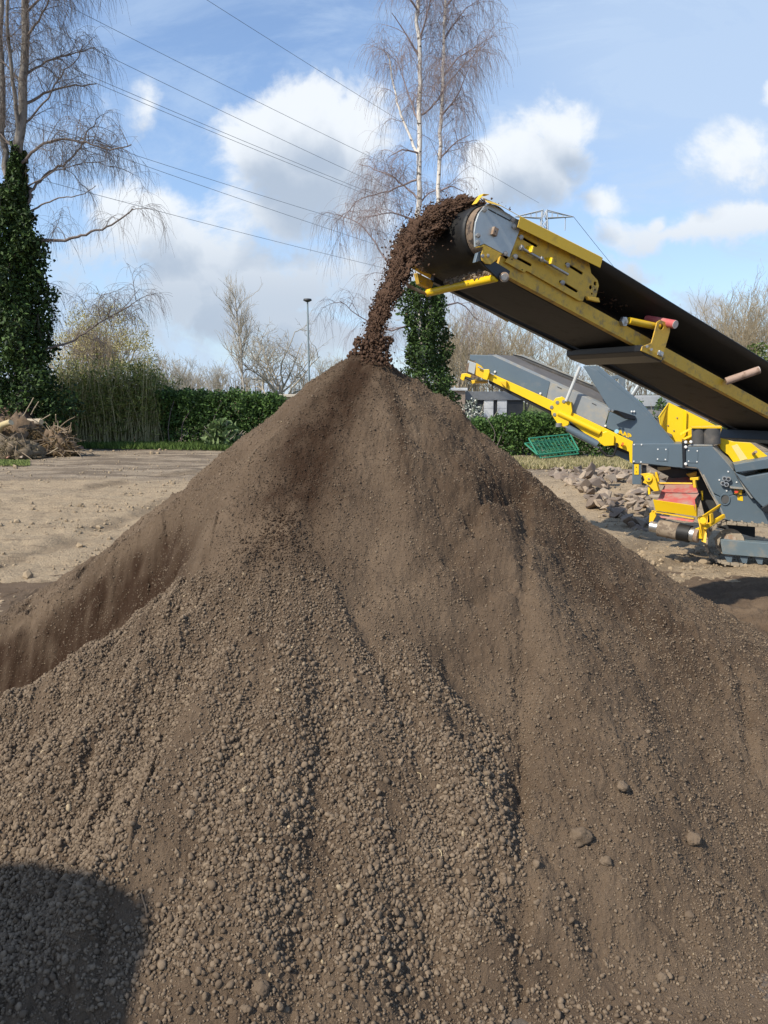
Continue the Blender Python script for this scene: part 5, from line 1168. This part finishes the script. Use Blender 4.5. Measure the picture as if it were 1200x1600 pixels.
# green mesh fence panel lying against the hedge
GRN = plain('green_coated_wire', (.03, .20, .115), .5, var=.15)
for dz, lb, sh in ((0, 'green wire fence panel lying tilted against the right hedge', 0), (.12, 'second green wire fence panel on top of the tilted one', 6)):
    c4 = [at(820+sh, 693-sh*.4, 26.6), at(887+sh*.6, 685-sh*.2, 27.2), at(904, 709, 26.4), at(846-sh, 716, 25.9)]; c4 = [q+np.array([0, 0, dz]) for q in c4]
    fp = thing('fence_panel', lb, 'fence panel', (sum(c4)/4)*np.array([1, 1, 0]))
    G().rod(c4+[c4[0]], .028).build('frame', GRN, fp, smooth=True); g = G()
    for k in range(1, 11): f = k/11; g.cyl(c4[0]*(1-f)+c4[1]*f, c4[3]*(1-f)+c4[2]*f, .007, n=5)
    for k in range(1, 6): f = k/6; g.cyl(c4[0]*(1-f)+c4[3]*f, c4[1]*(1-f)+c4[2]*f, .010, n=5)
    g.build('mesh', GRN, fp)

# ------------------------------------------------------------------ houses, lamp post, pylon, wires
def house(label, pxa, pxb, Y, ztop, depth, wallm, roofm, zf=.35):
    a, b = gl(pxa, Y), gl(pxb, Y); t = thing('house', label, 'house', (a+b)/2); d = np.array([0, depth, 0])
    G().prism([a, b, b+np.array([0, 0, ztop-zf]), a+np.array([0, 0, ztop-zf])], d).build('wall', wallm, t)
    e = np.array([.12, 0, 0]); f = np.array([0, -.15, 0])
    G().prism([a-e+f+np.array([0, 0, ztop-zf+.004]), b+e+f+np.array([0, 0, ztop-zf+.004]), b+e+f+np.array([0, 0, ztop]), a-e+f+np.array([0, 0, ztop])], d*1.05).build('roof', roofm, t, .02); return t, a, b
BRICK = plain('pale_brick', (.40, .31, .24), .9, var=.25, scale=9, dirt=(.28, .2, .15))
house('pale brick garage wall with white roof edge right of the heap', 672, 727, 44, 2.62, 6, BRICK, WHITE, .16)
t, a, b = house('low dark garage block with white double doors behind the right hedge', 727.5, 818, 45, 2.42, 6, DARK, plain('grey_fascia', (.20, .21, .22), .6), .5)
for x0, x1 in ((756, 771), (777, 792)):
    p, q = at(x0, 625, 44.96), at(x1, 625, 44.96); z0 = .02; dr_ = G().prism([np.array([p[0], p[1], z0]), np.array([q[0], q[1], z0]), q, p], np.array([0, -.05, 0])).build('door', WHITE, t, .01)
    for k in range(1, 4): zz_ = p[2]*k/4; G().prism([np.array([p[0], p[1]-.05, zz_]), np.array([q[0], q[1]-.05, zz_]), np.array([q[0], q[1]-.05, zz_+.02]), np.array([p[0], p[1]-.05, zz_+.02])], np.array([0, -.006, 0])).build('door_rail', plain('grey_door_rail', (.45, .45, .44), .6), dr_)  # rails greyer than the white door leaves
house('long low building with pale roof edge above the left hedge', 285, 470, 62, 2.25, 8, plain('tan_wall', (.40, .30, .20), .9), plain('pale_roof', (.52, .46, .38), .7), .22)
t, a, b = house('grey roofed shed seen under the conveyor beyond the yard', 985, 1110, 52, 2.15, 10, plain('grey_wall', (.28, .27, .26), .9), plain('light_grey_roof', (.42, .43, .44), .7), .7)
lp = gl(483.5, 55); lt = thing('lamp_post', 'tall grey lamp post with flat black head behind the heap', 'lamp post', lp); top = at(481, 472, 55); top[0] = lp[0]-.04
G().cyl(lp, top, .085, .055, n=14).build('pole', plain('pole_grey', (.22, .27, .29), .5), lt, smooth=True)
hd_ = G(); hd_.cyl(top, top+np.array([0, 0, .10]), .10, .30, n=20); hd_.cyl(top+np.array([0, 0, .10]), top+np.array([0, 0, .22]), .30, .27, n=20); hd_.build('lamp_head', DARK, lt, .01, smooth=True)
# pylon
YP = 170.0
pb = gl(842, YP); py_ = thing('pylon', 'distant grey lattice electricity pylon behind the conveyor', 'pylon', pb)
ztop = at(842, 328, YP)[2]
lat = plain('hazed_pylon_steel', (.40, .43, .46), .6, metal=.2)  # steel paled, distance haze is put into its colour
def hwid(z): return np.interp(z/ztop, [0, .55, .8, 1], [3.6, 1.5, 1.0, .45])
g = G(); lv = np.concatenate([np.linspace(0, ztop*.55, 7), np.linspace(ztop*.55, ztop, 10)[1:]])
cor = lambda z: [pb+np.array([sx_*hwid(z), sy_*hwid(z), z]) for sx_, sy_ in ((-1, -1), (1, -1), (1, 1), (-1, 1))]
for z0, z1 in zip(lv[:-1], lv[1:]):
    c0, c1_ = cor(z0), cor(z1)
    for k in range(4):
        g.cyl(c0[k], c1_[k], .14, n=4); g.cyl(c0[k], c1_[(k+1) % 4], .07, n=4); g.cyl(c0[(k+1) % 4], c1_[k], .07, n=4)
g.build('tower', lat, py_)
arms = []
for py2, hwm in ((341, 6.2), (404, 8.5), (470, 7.0)):
    z = at(842, py2, YP)[2]; g = G()
    for sg in (-1, 1):
        tip = pb+np.array([sg*hwm, 0, z+.3]); arms.append(tip); r = hwid(z)
        for sy_ in (-1, 1):
            for dz in (0, 1.5):
                root = pb+np.array([sg*r, sy_*r, z+dz]); g.cyl(root, tip, .11, n=4)
            for k in range(1, 5):
                f = k/5; a0 = pb+np.array([sg*r, sy_*r, z])*(1)*1.0; lo_ = (pb+np.array([sg*r, sy_*r, z]))*(1-f)+tip*f; hi_ = (pb+np.array([sg*r, sy_*r, z+1.5]))*(1-f)+tip*f; g.cyl(lo_, hi_, .06, n=4)
        q = pb+np.array([sg*hwm*.72, 0, z+.1]); g.cyl(q, q-np.array([0, 0, 2.6]), .10, n=5)
    g.build('cross_arm', lat, py_)
WIRE = plain('wire', (.10, .12, .15), .6)
WL = [((330, 0), (860, 331), 'highest power line, crossing the sky above the birch to the pylon tip'), ((200, 55), (570, 236), 'second power line from the top, passing over the big white cloud'),
      ((190, 96), (545, 262), 'third power line from the top, through the upper part of the white cloud'), ((200, 142), (555, 287), 'upper one of the close pair of power lines'), ((200, 149), (555, 292), 'lower one of the close pair of power lines'),
      ((230, 246), (530, 338), 'upper of the two power lines below the close pair'), ((180, 241), (520, 355), 'lower of the two power lines below the close pair'), ((215, 319), (550, 402), 'lowest power line, starting behind the left birch')]
for (a, b, lb) in WL:
    a, b = np.array(a, float), np.array(b, float); d = (b-a)/(b[0]-a[0]); p0_ = a+d*(-160-a[0]); p1_ = a+d*(842-a[0])
    q0, q1 = at(*p0_, 75), at(*p1_, YP); pts = [q0*(1-f)+q1*f-np.array([0, 0, 3.2*f*(1-f)-.35]) for f in np.linspace(0, 1, 25)]
    V, Fq = tubes(np.array(pts)[None], np.full((1, 25), .027), 5); o = npmesh('power_line', V, Fq, WIRE, None, origin=q1*np.array([1, 1, 0])); info(o, lb, 'power line', 'power lines to the pylon')
q0, q1 = arms[1], at(1080, 545, 330); pts = [q0*(1-f)+q1*f-np.array([0, 0, 7*f*(1-f)]) for f in np.linspace(0, 1, 25)]
V, Fq = tubes(np.array(pts)[None], np.full((1, 25), .05), 5); info(npmesh('power_line', V, Fq, WIRE, None, origin=q0*np.array([1, 1, 0])), 'power line falling to the right from the pylon tip above the belt', 'power line', 'power lines to the pylon')

# ------------------------------------------------------------------ stacked bags added out of view to cast the shadow on the heap foot
STANDM = plain('stand_in_cloth', (.55, .54, .50), .9, var=.08, scale=4, bump=.2, bscale=60)
e = on_heap(258, 1372); crn = e+SUN*3.3
bx_ = np.array([-.95, .31, 0]); by_ = np.array([-.31, -.95, 0]); H_ = (crn[2]+.06)/2
v0, f0_ = ico(5); v0 = np.sign(v0)*np.abs(v0)**.42; v0 = v0/np.abs(v0).max(0)
for k in range(2):
    c = np.array([crn[0], crn[1], H_*(k+.5)])+bx_*.52+by_*.5
    b_ = thing('shadow_stand_in', ('lower', 'upper')[k]+' bag shaped stand-in, added out of view to shadow the heap foot', 'bulk bag', c*np.array([1, 1, 0])+np.array([0, 0, H_*k]))
    bul = 1+.05*fbm(v0[:, 0]*1.5+k*5, v0[:, 2]*1.5+v0[:, 1], 3, .5, 901); hb_ = .60*bul*(1-.10*v0[:, 2]**2)
    npmesh('stand_in_body', c+v0[:, :1]*bx_*hb_[:, None]+v0[:, 1:2]*by_*hb_[:, None]+np.array([0, 0, 1])*v0[:, 2:]*(H_*.5+.02*bul[:, None]-.02), f0_, STANDM, b_)
    for sx_ in (-1, 1):
        p = c+bx_*sx_*.42+np.array([0, 0, H_*.47]); G().rod([p+by_*.4, p+by_*.2+np.array([0, 0, .04]), p-by_*.2+np.array([0, 0, .04]), p-by_*.4], .02, 6).build('stand_in_loop', STANDM, b_)
